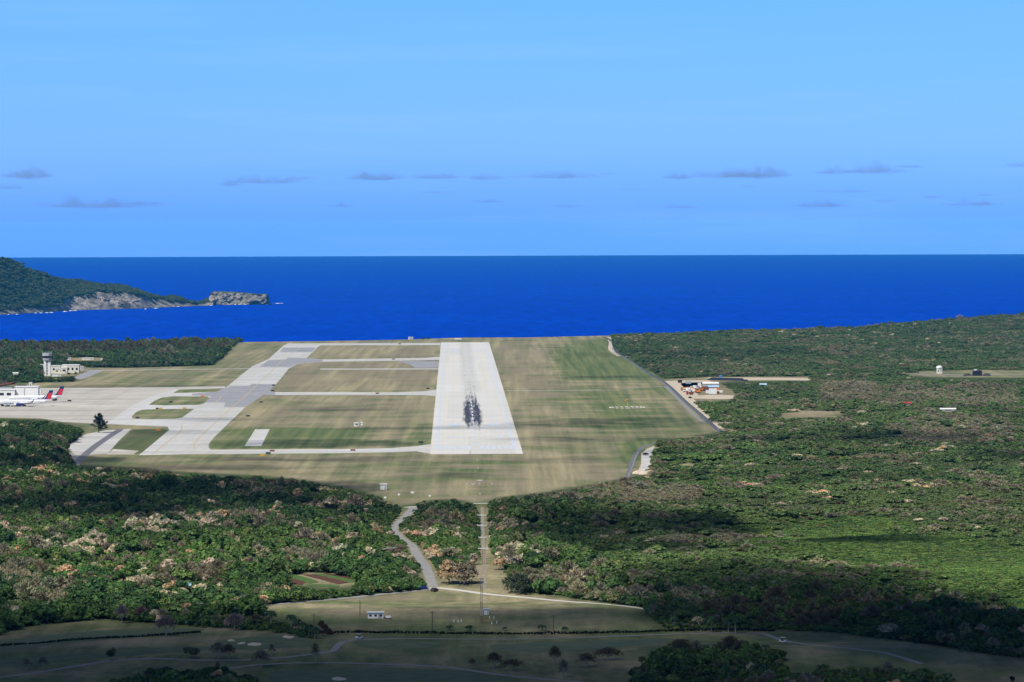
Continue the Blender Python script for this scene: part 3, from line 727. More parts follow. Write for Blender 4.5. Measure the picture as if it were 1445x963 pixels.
# yellow guide lines
def gl(pts, w=.7): ribbon('taxiway_guide_line', pts, w, .05, M['yellow_paint'])
gl([(215,641.5),(235,625),(251,612),(256,606),(256,600)]); gl([(275,634),(276,624),(300,600),(325,577),(345,560),(358,548),(372,535),(400,508),(425,490)]);
gl([(302,570),(310,563),(312,559)]); gl([(275,574),(295,572),(330,570)], .7)
for pts, lb in (([(321,903.6),(326,902.6),(331,903.4),(331,905),(325,905.6),(321,905)], 'small oval sand bunker, leftmost beside the golf green'),
            ([(335,908.6),(341,906.6),(346,907),(346,908.4),(340,909.6),(335,909.6)], 'small sand bunker, second from the left beside the green'),
            ([(349,909),(356,907.4),(364,907.6),(369,908.4),(368,911),(359,912),(350,911.2)], 'largest sand bunker in front of the green'),
            ([(398,899),(403,897),(408,898),(414,898.2),(415,900.2),(408,901.6),(401,900.6)], 'two-lobed sand bunker on the right of the green'),
            ([(468,957),(476,955.5),(488,957.5),(489,960),(478,961),(469,960)], 'sand bunker at the bottom of the golf course')):
    o = drape('sand_bunker', pts, .08, M['sand'], kind=None); tag(o, lb, 'bunker')
for pts in ([(310,905),(350,899),(400,896.5),(435,903),(440,911),(400,915),(340,917),(300,914)], [(500,905),(560,903.5),(620,907),(600,914),(540,917),(505,912)],
            [(380,948),(500,942),(640,946),(720,958),(640,975),(400,975)], [(0,930),(120,922),(260,912),(300,916),(180,926),(60,937),(0,942)], [(690,910),(830,905),(940,902),(900,912),(760,920),(700,918)],
            [(0,905),(100,893),(220,887),(290,889),(200,898),(60,912),(0,918)]):
    drape('fairway', pts, .04, M['turf'])
for pts, mt in (([(392,817),(400,814.5),(432,822),(425,826)], 'earth'), ([(401,814),(415,811.5),(450,822),(437,824)], 'crop'), ([(425,811.5),(440,811),(492,823),(478,825)], 'earth'), ([(440,810.4),(452,810),(508,822),(494,823)], 'crop'),([(432,826),(440,824.5),(480,827),(476,830)], 'crop'),([(455,809.7),(462,809.6),(512,820),(509,822)], 'earth')):
    drape('crop_plot', pts, .12, M[mt])

# ------------------------------------------------------------------ vegetation meshes
def leaf_cloud(seed, R, Ht, lobes, leaves, ls, low=0.15, aspect=1.0, flat=0.75):
    """leaf-sized faces gathered in uneven clumps; base at z = 0"""
    r = np.random.default_rng(seed); V = []; Fc = []
    L = []
    for k in range(lobes):
        a = r.random() * 2 * PI; q = math.sqrt(r.random()) * R * .72
        zc = Ht * (low + (0.76 - low) * (1 - (q / R) ** 2 * .8) * (.55 + .45 * r.random()))
        L.append((math.cos(a) * q, math.sin(a) * q, zc, R * (.30 + .26 * r.random())))
    w = np.array([l[3] ** 2 for l in L]); w /= w.sum()
    for i in range(leaves):
        l = L[r.choice(lobes, p=w)]
        d = r.normal(size=3); d /= np.linalg.norm(d); d[2] = abs(d[2]) * (1 if r.random() < .8 else -1)
        rad = l[3] * (.72 + .36 * r.random())
        p = np.array([l[0] + d[0] * rad, l[1] + d[1] * rad, max(.15, l[2] + d[2] * rad * flat)])
        nrm = d * 1.0 + r.normal(size=3) * .55; nrm /= np.linalg.norm(nrm)
        u = np.cross(nrm, [0, 0, 1.]); u /= (np.linalg.norm(u) + 1e-6); v = np.cross(nrm, u)
        a = r.random() * PI; u, v = u * math.cos(a) + v * math.sin(a), -u * math.sin(a) + v * math.cos(a)
        s = ls * (.6 + .7 * r.random()); b = len(V)
        for (cu, cv) in ((-.6, -.25), (.1, -.5), (.6, .2), (-.1, .5)): V.append(p + u * cu * s + v * cv * s * aspect)
        Fc.append((b, b + 1, b + 2, b + 3))
    return V, Fc
def bare_cloud(seed, R, Ht, n):
    r = np.random.default_rng(seed); V = []; Fc = []
    for i in range(n):
        a = r.random() * 2 * PI; el = r.random() ** .6 * PI / 2
        d = np.array([math.cos(a) * math.cos(el), math.sin(a) * math.cos(el), math.sin(el)])
        q = .45 + .55 * r.random(); p = d * [R, R, Ht * .6] * q + [0, 0, Ht * .4]
        dd = d + r.normal(size=3) * .35; dd /= np.linalg.norm(dd); sd = np.cross(dd, r.normal(size=3)); sd /= np.linalg.norm(sd)
        ln = .5 + .6 * r.random(); w = .10 + .08 * r.random(); b = len(V)
        V += [p - sd * w, p + sd * w, p + dd * ln + sd * w * .5, p + dd * ln - sd * w * .5]; Fc.append((b, b + 1, b + 2, b + 3))
    return V, Fc
def palm_fronds(seed, n=15, L=2.8, top=5.5):
    r = np.random.default_rng(seed); V = []; Fc = []
    for k in range(n):
        a = 2 * PI * k / n + r.normal() * .15; up = .2 + .9 * r.random(); u = np.array([math.cos(a), math.sin(a), 0]); s = np.array([-math.sin(a), math.cos(a), 0])
        prev = None
        for j in range(6):
            t = j / 5; p = u * L * t * (1 - .12 * t) + np.array([0, 0, top + up * L * .55 * t - 1.15 * L * t * t * .8])
            w = .48 * math.sin(PI * min(.97, t * .85 + .12)); row = [p - s * w - [0, 0, w * .5], p, p + s * w - [0, 0, w * .5]]
            b = len(V); V += row
            if prev is not None: Fc += [(prev, prev + 1, b + 1, b), (prev + 1, prev + 2, b + 2, b + 1)]
            prev = b
    return V, Fc
def mk(name, vf, mat):
    me = bpy.data.meshes.new(name); me.from_pydata([tuple(map(float, p)) for p in vf[0]], [], vf[1]); me.materials.append(mat); me.update(); return me
def trunk_mesh(name, hh, r, limbs, mat, seed=0, top=None, spread=1.6):
    random.seed(seed); bm = B(); top = top or hh * .75
    tube(bm, (0, 0, -.4), (0.1, 0.05, hh * .45), r, r * .75, 7)
    tube(bm, (0.1, 0.05, hh * .45), (0.0, 0.1, top), r * .75, r * .3, 7)
    for k in range(limbs):
        a = 2 * PI * k / max(1, limbs) + random.random(); z = hh * (.3 + .25 * random.random())
        e = Vector((math.cos(a) * spread * (.7 + .5 * random.random()), math.sin(a) * spread, z + hh * (.25 + .2 * random.random())))
        tube(bm, (0.05, 0.05, z), e, r * .5, r * .15, 5)
        for q in range(2):
            a2 = a + random.uniform(-.9, .9); tube(bm, e * .7 + Vector((0, 0, z * .3)), e + Vector((math.cos(a2), math.sin(a2), .9)) * spread * .5, r * .25, r * .07, 4)
    me = bpy.data.meshes.new(name); bm.to_mesh(me); bm.free(); me.materials.append(mat); return me

# unplaced source plants for the woodland mass
src = bpy.data.collections.new('woodland_plants')
SPEC = []
for i in range(5): SPEC.append(leaf_cloud(10 + i, 3.0, 5.2, 11, 430, .95))
SPEC.append(leaf_cloud(21, 2.2, 6.6, 9, 360, .85, .25)); SPEC.append(leaf_cloud(22, 3.6, 4.0, 13, 430, 1.0))
SPEC.append(bare_cloud(31, 2.8, 5.4, 420)); SPEC.append(bare_cloud(32, 3.2, 4.6, 460))
SPEC.append(leaf_cloud(41, 2.2, 2.0, 9, 170, .8, .05)); SPEC.append(leaf_cloud(42, 2.6, 1.7, 10, 190, .8, .05)); SPEC.append(leaf_cloud(43, 2.0, 2.6, 6, 170, .8, .1))
SPEC.append(palm_fronds(51, 14, 2.8, 5.2))
for i, vf in enumerate(SPEC):
    o = bpy.data.objects.new('plant_%02d' % i, mk('plant', vf, M['leaf_i'])); src.objects.link(o)
N_TREE = 7

TINT = {'green': (0.052, 0.108, 0.030), 'bright': (0.078, 0.142, 0.034), 'dark': (0.030, 0.070, 0.026), 'yellow': (0.14, 0.19, 0.05), 'olive': (0.100, 0.115, 0.050),
        'grey': (0.235, 0.215, 0.135), 'brown': (0.150, 0.128, 0.070), 'tan': (0.40, 0.345, 0.235), 'orange': (0.44, 0.31, 0.175)}
def classify(x, y, px, py, r):
    """kind of plant at each place, in patches"""
    n1 = vnoise(x, y, 42, 1) * .6 + vnoise(x, y, 16, 2) * .4; n2 = vnoise(x, y, 30, 3) * .6 + vnoise(x, y, 12, 4) * .4; n3 = vnoise(x, y, 90, 5)
    k = np.full(x.shape, 0)                             # green
    k = np.where(n3 + (r[:, 0] - .5) * .7 > .66, 1, k); k = np.where(n3 + (r[:, 0] - .5) * .6 < .33, 2, k); k = np.where((r[:, 1] > .975), 3, k)
    k = np.where((r[:, 1] < .16) & (px > 700), 4, k)
    k = np.where((n1 > .67) & (r[:, 2] < .34) | (r[:, 2] < .016), 5, k); k = np.where((k == 5) & (r[:, 3] < .3), 6, k)
    lf = (px < 720)
    k = np.where((n2 > np.where(lf, .68, .80)) & (r[:, 4] < .28) & (py > 600) | (r[:, 4] < np.where(lf & (py > 640), .014, .003)), 7, k); k = np.where((k == 7) & (r[:, 3] > np.where(lf, .75, .85)), 8, k)
    # bleached and flowering patches seen in the photograph
    for (cx_, cy_, sx_, sy_, kk, pr) in ((215,752,38,7,7,.75),(285,745,30,8,7,.6),(340,742,40,8,5,.5),(60,770,70,12,7,.35),(130,775,60,10,7,.35),(30,815,40,14,5,.6),(60,850,45,14,5,.5),(420,795,60,8,5,.4),(500,790,40,8,7,.3),
                                         (1200,553,45,14,5,.7),(1260,560,60,14,5,.35),(1380,560,60,18,5,.3),(880,697,120,14,5,.6),(790,705,50,10,5,.6),(1340,610,90,20,5,.25),(960,765,40,8,5,.3),(1060,760,60,14,5,.25),(100,495,120,6,6,.5),(250,492,80,5,6,.35),
                                         (620,745,40,14,5,.35),(715,745,30,10,7,.3),(720,790,40,12,7,.4),(780,830,60,14,5,.4),(900,855,120,14,5,.25),(1120,870,130,18,6,.3)):
        d = ((px - cx_) / sx_) ** 2 + ((py - cy_) / sy_) ** 2
        k = np.where((d < 1) & (r[:, 5] < pr), kk, k)
    return k
NAMES = ['green', 'bright', 'dark', 'yellow', 'olive', 'grey', 'brown', 'tan', 'orange']
VINE = [(1000,772),(1060,742),(1120,728),(1200,722),(1300,742),(1500,750),(1800,780),(1800,960),(1445,905),(1380,868),(1300,835),(1230,804),(1130,782),(1060,790)]
def scatter_points():
    P = []
    def grid(y0, y1, step, pxlo, pxhi):
        ys = np.arange(y0, y1, step * .87)
        for j, y in enumerate(ys):
            x0, x1 = (pxlo - W0/2) / F * y, (pxhi - W0/2) / F * y
            xs = np.arange(x0, x1, step) + (j % 2) * step / 2
            P.append(np.stack([xs + rng.uniform(-.42, .42, len(xs)) * step, y + rng.uniform(-.42, .42, len(xs)) * step, np.full(len(xs), step)], -1))
    grid(1150, 2400, 3.4, -330, 1780); grid(2400, 3600, 4.0, -260, 1720); grid(3600, 7000, 4.8, -220, 1680)
    P = np.concatenate(P); x, y, st = P.T
    keep = y < edge_y(x) + 18; x, y, st = x[keep], y[keep], st[keep]
    z = h(x, y); px, py = proj(x, y, z)
    r = rng.random((len(x), 8))
    s = (.66 + .42 * r[:, 6]) * (st / 3.9) ** .8
    s *= .78 + .5 * vnoise(x, y, 55, 9)
    s *= np.where(rng.random(len(x)) < .10 - .07 * sstep(760, 960, px), 1.5, 1.0)
    s *= np.where(y > 3600, .82, 1.0)
    dl_ = np.minimum(polydist(px, py, ROAD_LANE, False), polydist(px, py, LANE)); s = np.where(dl_ < 26, np.minimum(s, .60 + .16 * r[:, 6]), s)
    scrub_ = sstep(760, 960, px) * (1 - sstep(800, 850, py)) * .9
    hz = s * (.70 + .50 * r[:, 3]) * (1 - .52 * scrub_)
    vine = inpoly(px + 110 * (vnoise(x, y, 50, 21) - .5) + 26 * rng.normal(size=len(x)), py + 40 * (vnoise(x, y, 60, 22) - .5) + 9 * rng.normal(size=len(x)), VINE)
    hz = np.where(vine, hz * .35, hz)
    pxt, pyt = proj(x, y, z + 5.4 * hz); pxm, pym = proj(x, y, z + 2.7 * hz)
    ok = ~(in_clear(px, py, x, y) | in_clear(pxt, pyt, x, y) | in_clear(pxm, pym, x, y)) | in_copse(pxt, pyt)
    ok &= ~(glade(x, y, px, py) & (rng.random(len(x)) < .8))
    d = polydist(x, y, LANE_W, False); ok &= d > 3.9
    # thin the band in front of the lane so that the road shows
    ok &= ~((polydist(px, py, ROAD_LANE, False) < 3.2))
    x, y, z, st, r, px, py, vine, s, hz, scrub_ = (a[ok] for a in (x, y, z, st, r, px, py, vine, s, hz, scrub_))
    k = classify(x, y, px, py, r)
    var = (r[:, 7] * N_TREE).astype(int); var = np.where((k == 5) | (k == 6), 7 + (r[:, 7] * 2).astype(int), var)
    low = ((r[:, 0] < .2 + .62 * scrub_) | (vnoise(x, y, 48, 61) > .68)) & (k < 5) & (s < 1.25); var = np.where(low, 9 + (r[:, 7] * 3).astype(int), var)
    palm = (rng.random(len(x)) < .006) & (y < 2600) & (k < 3); var = np.where(palm, 12, var)
    var = np.where(vine, 9 + (r[:, 7] * 3).astype(int), var)
    k = np.where(vine & (k != 5) & (r[:, 1] < .8), 9, np.where(vine & (r[:, 2] < .9), 0, k))
    # the dark casuarina grove at the left of the airfield
    tint = np.array([TINT[n] for n in NAMES] + [(0.100, 0.160, 0.040)])[k]
    tint = tint * (0.74 + .50 * vnoise(x, y, 65, 71))[:, None] * (0.80 + .42 * rng.random((len(x), 1))) * (1 + .10 * rng.normal(size=(len(x), 3)) * .5)
    olive = (np.clip(scrub_ + .25, 0, 1) * (.35 + .65 * vnoise(x, y, 120, 31)))[:, None] * ((k < 5) & ~vine)[:, None]
    tint = tint * (1 - .6 * olive) + .6 * olive * np.array([0.118, 0.150, 0.060]); tint = tint * (.90 + .36 * scrub_[:, None] + .26 * (1 - sstep(740, 765, py) * 0)[:, None] * sstep(735, 765, py)[:, None])  # last term brightens the nearer bush, painting sunlight into the leaf tint
    # far coastal scrub is greyer
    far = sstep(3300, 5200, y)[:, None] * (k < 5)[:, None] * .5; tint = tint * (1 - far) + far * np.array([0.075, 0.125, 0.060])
    wd_ = 1 + .16 * scrub_; sc = np.stack([s * (.9 + .25 * r[:, 1]) * wd_, s * (.9 + .25 * r[:, 2]) * wd_, hz], -1)
    sc[vine] *= (.95, .95, 1.5)
    return dict(x=x, y=y, z=z, k=k, var=var, tint=np.clip(tint, .005, .9), sc=sc, rot=rng.random(len(x)) * 2 * PI, px=px, py=py, vine=vine)
S = scatter_points()
print('plants', len(S['x']))
# the nearest trees in view become individual objects
vis = (S['px'] > -8) & (S['px'] < W0 + 8) & (S['py'] > 690) & (S['py'] < 985) & ~S['vine'] & (S['var'] < 9)
order = np.argsort(np.where(vis, S['y'] - 60 * S['sc'][:, 2], 1e9))[:235]
indiv = np.zeros(len(S['x']), bool); indiv[order] = True
def scatter_object(name, x, y, z, var, tint, sc, rot, label):
    me = bpy.data.meshes.new(name); n = len(x); me.vertices.add(n)
    me.vertices.foreach_set('co', np.stack([x, y, z - .1], -1).astype(np.float32).ravel())
    a = me.attributes.new('tint', 'FLOAT_COLOR', 'POINT'); a.data.foreach_set('color', np.concatenate([tint, np.ones((n, 1))], 1).astype(np.float32).ravel())
    a = me.attributes.new('scl', 'FLOAT_VECTOR', 'POINT'); a.data.foreach_set('vector', sc.astype(np.float32).ravel())
    a = me.attributes.new('rot', 'FLOAT_VECTOR', 'POINT'); a.data.foreach_set('vector', np.stack([0 * rot, 0 * rot, rot], -1).astype(np.float32).ravel())
    a = me.attributes.new('vi', 'INT', 'POINT'); a.data.foreach_set('value', var.astype(np.int32))
    me.materials.append(M['leaf_i']); me.update()
    o = bpy.data.objects.new(name, me); C.objects.link(o)
    ng = bpy.data.node_groups.new(name, 'GeometryNodeTree')
    ng.interface.new_socket('Geometry', in_out='INPUT', socket_type='NodeSocketGeometry'); ng.interface.new_socket('Geometry', in_out='OUTPUT', socket_type='NodeSocketGeometry')
    gi = ng.nodes.new('NodeGroupInput'); go = ng.nodes.new('NodeGroupOutput'); ip = ng.nodes.new('GeometryNodeInstanceOnPoints'); ci = ng.nodes.new('GeometryNodeCollectionInfo')
    ci.inputs['Collection'].default_value = src; ci.inputs['Separate Children'].default_value = True; ci.inputs['Reset Children'].default_value = True
    def na(nm, t):
        q = ng.nodes.new('GeometryNodeInputNamedAttribute'); q.data_type = t; q.inputs['Name'].default_value = nm
        return [s for s in q.outputs if s.enabled and s.name == 'Attribute'][0]
    er = ng.nodes.new('FunctionNodeEulerToRotation'); L_ = ng.links.new
    L_(gi.outputs[0], ip.inputs['Points']); L_(ci.outputs[0], ip.inputs['Instance']); ip.inputs['Pick Instance'].default_value = True
    L_(na('vi', 'INT'), ip.inputs['Instance Index']); L_(na('rot', 'FLOAT_VECTOR'), er.inputs[0]); L_(er.outputs[0], ip.inputs['Rotation']); L_(na('scl', 'FLOAT_VECTOR'), ip.inputs['Scale'])
    L_(ip.outputs[0], go.inputs[0])
    md = o.modifiers.new('scatter', 'NODES'); md.node_group = ng
    tag(o, label, kind='stuff'); return o
rest = ~indiv
lf = rest & (S['px'] < 680) & (S['py'] > 600)
for nm, sel, lb in (('woodland', rest & ~lf & (S['py'] > 620), 'dense green and grey bush covering the plain right of the approach lane'), ('woodland', lf, 'dense green bush with bleached and tan crowns left of the approach lane'),
                    ('woodland', rest & ~lf & (S['py'] <= 620), 'low coastal scrub between the airfield and the sea')):
    scatter_object(nm, *[S[q][sel] for q in ('x', 'y', 'z', 'var', 'tint', 'sc', 'rot')], lb)
# scrub on the headland
def head_scrub():
    hv = np.array([v.co[:] for v in head.data.vertices]); rk = np.empty(len(hv)); head.data.attributes['rock'].data.foreach_get('value', rk)
    s = hv[(rk < .5) & (rng.random(len(hv)) < .5)]; n = len(s); s = s + rng.normal(size=s.shape) * (4, 6, 0)
    g = rng.random((n, 1)); t = np.array([0.040, 0.080, 0.032]) * (1 - g) + np.array([0.105, 0.125, 0.060]) * g
    sc = np.repeat(rng.uniform(1.0, 2.3, (n, 1)), 3, 1) * (1.1, 1.1, .85)
    scatter_object('scrub', s[:, 0], s[:, 1], s[:, 2] - 1, rng.integers(0, 7, n), t, sc, rng.random(n) * 6, 'dark scrub clothing the slopes of the headland')
head_scrub()

# ------------------------------------------------------------------ individual trees
crowns = [mk('crown', leaf_cloud(100 + i, 3.0, 5.2, 12, 620, .8), M['leaf_o']) for i in range(6)]
bare_c = [mk('crown', bare_cloud(120 + i, 2.9, 5.4, 700), M['leaf_o']) for i in range(3)]
trunks = [trunk_mesh('trunk', 4.6, .17, 4, M['bark'], 60 + i) for i in range(2)]; ptrunks = [trunk_mesh('trunk', 4.6, .16, 6, M['palebark'], 70 + i) for i in range(2)]
def zone(px, py):
    if py > 905 and px < 450: return 'in the copse at the bottom left edge of the golf course'
    if py > 895: return 'in the dark copse at the bottom right of the golf course'
    if px < 170: return 'on the wooded edge above the far left fairway'
    if px < 480: return 'in the tree belt between golf course and the bush on the left'
    if px < 620: return 'in the thicket above the lane left of the junction'
    if px < 840: return 'on the thicket edge above the pale gravel lane'
    if px < 960: return 'at the corner of the thicket where the pale lane ends'
    if px < 1130: return 'in the shaded tree line behind the golf cart path'
    return 'in the shaded wood along the right hand fairway'
WORD = {0: ('leafy_tree', 'green leafy tree'), 1: ('leafy_tree', 'bright green leafy tree'), 2: ('leafy_tree', 'dark green leafy tree'), 3: ('leafy_tree', 'yellow-green leafy tree'), 4: ('leafy_tree', 'olive green leafy tree'),
        5: ('bare_tree', 'leafless grey tree'), 6: ('bare_tree', 'leafless brown tree'), 7: ('flowering_tree', 'tan crowned tree'), 8: ('flowering_tree', 'orange crowned tree')}
def tree(name, label, x, y, tint, sc, rz, cm, tm, group=None, z=None):
    t = thing(name, label, 'tree', (x, y, float(h(x, y)) if z is None else z), rz, group); t.scale = sc
    c = bpy.data.objects.new('crown', cm); C.objects.link(c); c.parent = t; c.color = (*tint, 1)
    k = bpy.data.objects.new('trunk', tm); C.objects.link(k); k.parent = t
    return t
for q, i in enumerate(np.where(indiv)[0]):
    k = int(S['k'][i]); k = min(k, 8); nm, wd = WORD[k]; bare = k in (5, 6)
    zn = zone(S['px'][i], S['py'][i])
    tree(nm, wd + ' ' + zn, float(S['x'][i]), float(S['y'][i]), tuple(S['tint'][i]), tuple(S['sc'][i] * 1.06), float(S['rot'][i]),
         (bare_c if bare else crowns)[q % (3 if bare else 6)], (ptrunks if bare else trunks)[q % 2], wd.replace('tree', 'trees') + ' ' + zn)
def cone_cloud(seed, R, Ht, n):
    r = np.random.default_rng(seed); V = []; Fc = []; br = [(r.random() * 2 * PI, .12 + .84 * (i / 34) ** .9, .75 + .5 * r.random()) for i in range(34)]
    for i in range(n):
        a, t, w = br[r.integers(34)]; q = r.random() ** .6; rad = R * (1 - t) ** .75 * w
        p = np.array([math.cos(a) * rad * q, math.sin(a) * rad * q, Ht * t + rad * q * .35]) + r.normal(size=3) * .42
        u = r.normal(size=3); u /= np.linalg.norm(u); v = np.cross(u, r.normal(size=3)); v /= np.linalg.norm(v); s = .35 + .3 * r.random(); b = len(V)
        V += [p - u * s * 1.4, p - v * s * .5, p + u * s * 1.4, p + v * s * .5]; Fc.append((b, b + 1, b + 2, b + 3))
    return V, Fc
def big(px, py, wpx, hpx, tint, name, label, leaves=900, bare=False, seed=0, ls=.7, low=.15, group=None, pale=True):
    """single tree: px,py = foot, wpx x hpx = size in survey units"""
    p = gp(px, py); k = ppm(p.y); R = wpx / k / 2; Hh = hpx / k
    vf = bare_cloud(seed, R, Hh * 1.0, leaves) if bare else leaf_cloud(seed, R * 1.05, Hh * .95, 14, leaves, ls, low)
    if name == 'casuarina_tree': vf = cone_cloud(seed, R * 1.5, Hh, leaves)
    cm = mk('crown', vf, M['leaf_o']); tm = trunk_mesh('trunk', Hh * .75, max(.14, Hh * .035), 5, M['palebark'] if pale else M['bark'], seed, spread=R * .6)
    return tree(name, label, p.x, p.y, TINT[tint] if isinstance(tint, str) else tint, (1, 1, 1), 0, cm, tm, group, p.z)
big(633, 826, 34, 44, 'orange', 'flowering_tree', 'large bushy tree with orange blossom beside the lane junction', 1500, seed=201, ls=.8, low=-.12)
big(655, 827, 42, 40, (0.235, 0.20, 0.13), 'leafy_tree', 'big grey-brown bushy tree right behind the orange blossoming one', 1500, seed=202, ls=.8, low=-.12)
big(668, 797, 15, 22, 'tan', 'flowering_tree', 'tan crowned tree just left of the approach light lane', 420, seed=203, low=-.1)
big(637, 790, 26, 22, (0.22, 0.23, 0.13), 'leafy_tree', 'pale olive tree behind the orange blossoming one', 500, seed=204)
big(734, 838, 44, 36, (0.040, 0.060, 0.035), 'leafy_tree', 'round dark tree by the gravel lane right of the approach lights', 1500, seed=205, low=-.12)
big(706, 804, 22, 20, 'orange', 'flowering_tree', 'orange crowned tree right of the approach light lane', 480, seed=206)
big(720, 800, 26, 28, 'grey', 'bare_tree', 'leafless grey tree right of the approach light lane', 700, True, seed=207)
big(139.5, 611, 19, 28, (0.018, 0.036, 0.030), 'casuarina_tree', 'lone dark feathery tree standing beside the apron', 1500, seed=208, ls=.75, low=.05, pale=False)
big(331, 890, 30, 22, (0.24, 0.20, 0.17), 'bare_tree', 'grey umbrella shaped leafless tree on the golf course edge', 900, True, seed=209)
big(234, 898, 34, 26, (0.22, 0.18, 0.15), 'bare_tree', 'wide leafless tree leaning over the fairway ditch', 900, True, seed=210)
big(172, 880, 22, 24, (0.22, 0.19, 0.19), 'bare_tree', 'pale leafless tree in front of the dark tree belt', 600, True, seed=211)
big(200, 878, 22, 20, (0.20, 0.12, 0.12), 'bare_tree', 'reddish leafless tree in the dark tree belt', 600, True, seed=212)
for (a, b, w, hh, tt, br, lb) in ((155,932,10,20,'dark',False,'small slanted green tree beside the golf cart path'),(160,930,6,14,'grey',True,'thin bare tree beside the small green one at the cart path'),
        (268,929,22,20,'olive',False,'small flat-crowned tree just above the cart path'),(60,946,14,18,'grey',True,'thin bare tree at the far left cart path'),(38,946,14,14,'grey',True,'faint bare tree left of the thin one on the cart path'),
        (308,931,26,22,'grey',True,'leaning bare tree between the bunkers and the cart path'),(323,931,20,20,'brown',True,'bare brown tree right beside the leaning one'),(307,946,5,10,'grey',True,'bare stump-like sapling on the lower cart path'),
        (368,942,28,22,'grey',True,'wide bare tree standing between the two cart paths'),(383,925,8,14,'grey',True,'slim bare tree in front of the golf green'),(445,936,12,26,'grey',True,'tall bare tree right of the golf green'),
        (697,943,26,20,'brown',True,'bare purplish brown tree on the middle fairway'),(722,947,40,14,'brown',True,'low brown leafless shrub mass between the bare fairway trees'),(783,938,20,24,'brown',True,'taller bare tree with reddish top on the middle fairway'),
        (795,957,14,24,'grey',True,'pale trunked bare tree in the shade, lower middle fairway'),(828,942,30,18,'brown',True,'flat purplish leafless tree right of the middle fairway'),(666,939,7,12,'brown',False,'tiny brown tree on the middle fairway'),
        (858,932,46,16,'brown',True,'broad purplish leafless thicket left of the dark copse'),(893,960,12,22,'dark',False,'dark upright shrub at the bottom left of the dark copse'),(962,930,44,26,'brown',True,'reddish leafless tree at the top left of the dark copse'),
        (983,936,18,30,'grey',True,'pale branched bare tree inside the dark copse'),(1030,928,40,28,'brown',True,'brownish leafless tree on top of the dark copse'),(1095,858,40,30,'brown',True,'spreading bare tree with tan top in the shaded tree line'),
        (1226,866,26,24,'grey',True,'pale grey bare tree in the shaded wood'),(1402,870,26,18,'tan',False,'pale tan tree beside the bright vine covered slope'),(1296,862,12,18,'grey',True,'slim bare tree in the shaded wood'),
        (1428,966,7,16,(0.02,0.05,0.03),False,'small dark conical tree in the bottom right corner'),(115,700,18,16,'bright',False,'bright green tree in the sunlit bush at the far left'),
        (604,478.8,5,2.6,'dark',False,'small dark shrub on the far end of the airfield beside the sea'),(597,479,5,2.2,'dark',False,'second small dark shrub left of the first on the far end'),
        (31,537,8,12,'dark',False,'round dark tree between the shack and the slim white tank'),(45,535,12,15,'dark',False,'larger dark round tree left of the control tower'),(57,534,13,16,'brown',False,'brown tree touching the left side of the control tower'),
        (97,530,4,5,'dark',False,'small dark shrub in front of the white operations building'),(107,529,6,4,'green',False,'green shrub at the corner of the white operations building'),
        (1152,845,24,26,'brown',True,'orange-brown leafless tree in the shaded tree line'),(820,725,18,14,'yellow',False,'yellow-green tree at the top of the shaded slope'),(865,727,16,14,(.30,.25,.10),False,'golden tree above the shaded slope'),
        (895,717,14,14,'dark',False,'dark round tree at the top of the shaded slope'),(968,716,28,14,'grey',True,'wide grey bare tree above the shaded slope'),(1316,690,13,9,'tan',False,'tan bush in the middle of the right hand scrub'),(1356,706,10,7,'tan',False,'smaller tan bush below and right of the first one')):
    big(a, b, w, hh, tt, 'bare_tree' if br else 'leafy_tree', lb, int(max(160, w * hh * 1.1)), br, seed=int(300 + a + b), ls=.75)
# palms
pf = mk('fronds', palm_fronds(5, 17, 2.7, 5.4), M['leaf_o']); pf_s = mk('fronds', palm_fronds(6, 12, 2.3, 2.0), M['leaf_o'])
def palm_trunk(hh):
    bm = B(); prev = (0, 0, -.3)
    for k in range(1, 5): q = (.12 * math.sin(k), .08 * k, hh * k / 4); tube(bm, prev, q, .19 - .015 * k, .18 - .015 * k, 7); prev = q
    me = bpy.data.meshes.new('trunk'); bm.to_mesh(me); bm.free(); me.materials.append(M['palebark']); return me
pt = palm_trunk(5.4); pt_s = palm_trunk(2.0)
for (a, b, s, sm, lb) in ((383,885,1.05,0,'tall palm at the left end of the palm clump by the field'),(411,889,1.0,0,'palm second from the left in the clump by the field'),(420,893,.9,0,'palm in the middle of the clump by the field'),(428,897,.85,0,'leaning palm on the right half of the clump'),
        (436,900,.85,0,'palm near the right end of the clump by the field'),(444,902,.8,0,'rightmost palm of the clump by the field'),(634,890,.9,1,'small palm on the ditch edge, first left of the mast'),(661,890,.9,1,'small palm on the ditch edge just left of the mast foot'),
        (765,890,1.0,1,'small palm on the ditch edge beside the utility pole'),(797,891,.8,1,'small palm on the ditch edge right of the utility pole'),(712,890,.6,1,'tiny palm sapling on the ditch edge'),
        (1003,893,1.1,0,'left palm of the three before the shaded tree line'),(1028,893,1.0,0,'middle palm of the three before the shaded tree line'),(1038,894,1.15,0,'right palm of the three before the shaded tree line'),
        (1075,966,1.2,0,'pale palm at the bottom of the dark copse'),(1361,936,1.1,0,'lone pale palm on the right hand fairway'),(55,857,1.1,0,'palm among the bleached bushes at the far left'),(951,888,.9,0,'palm at the corner of the thicket')):
    p = gp(a, b); t = thing('palm_tree', lb, 'palm', p, random.random() * 6, 'palms around the golf course'); t.scale = (s, s, s)
    for nm, me in (('fronds', pf_s if sm else pf), ('trunk', pt_s if sm else pt)):
        c = bpy.data.objects.new(nm, me); C.objects.link(c); c.parent = t; c.color = (.035, .075, .03, 1)
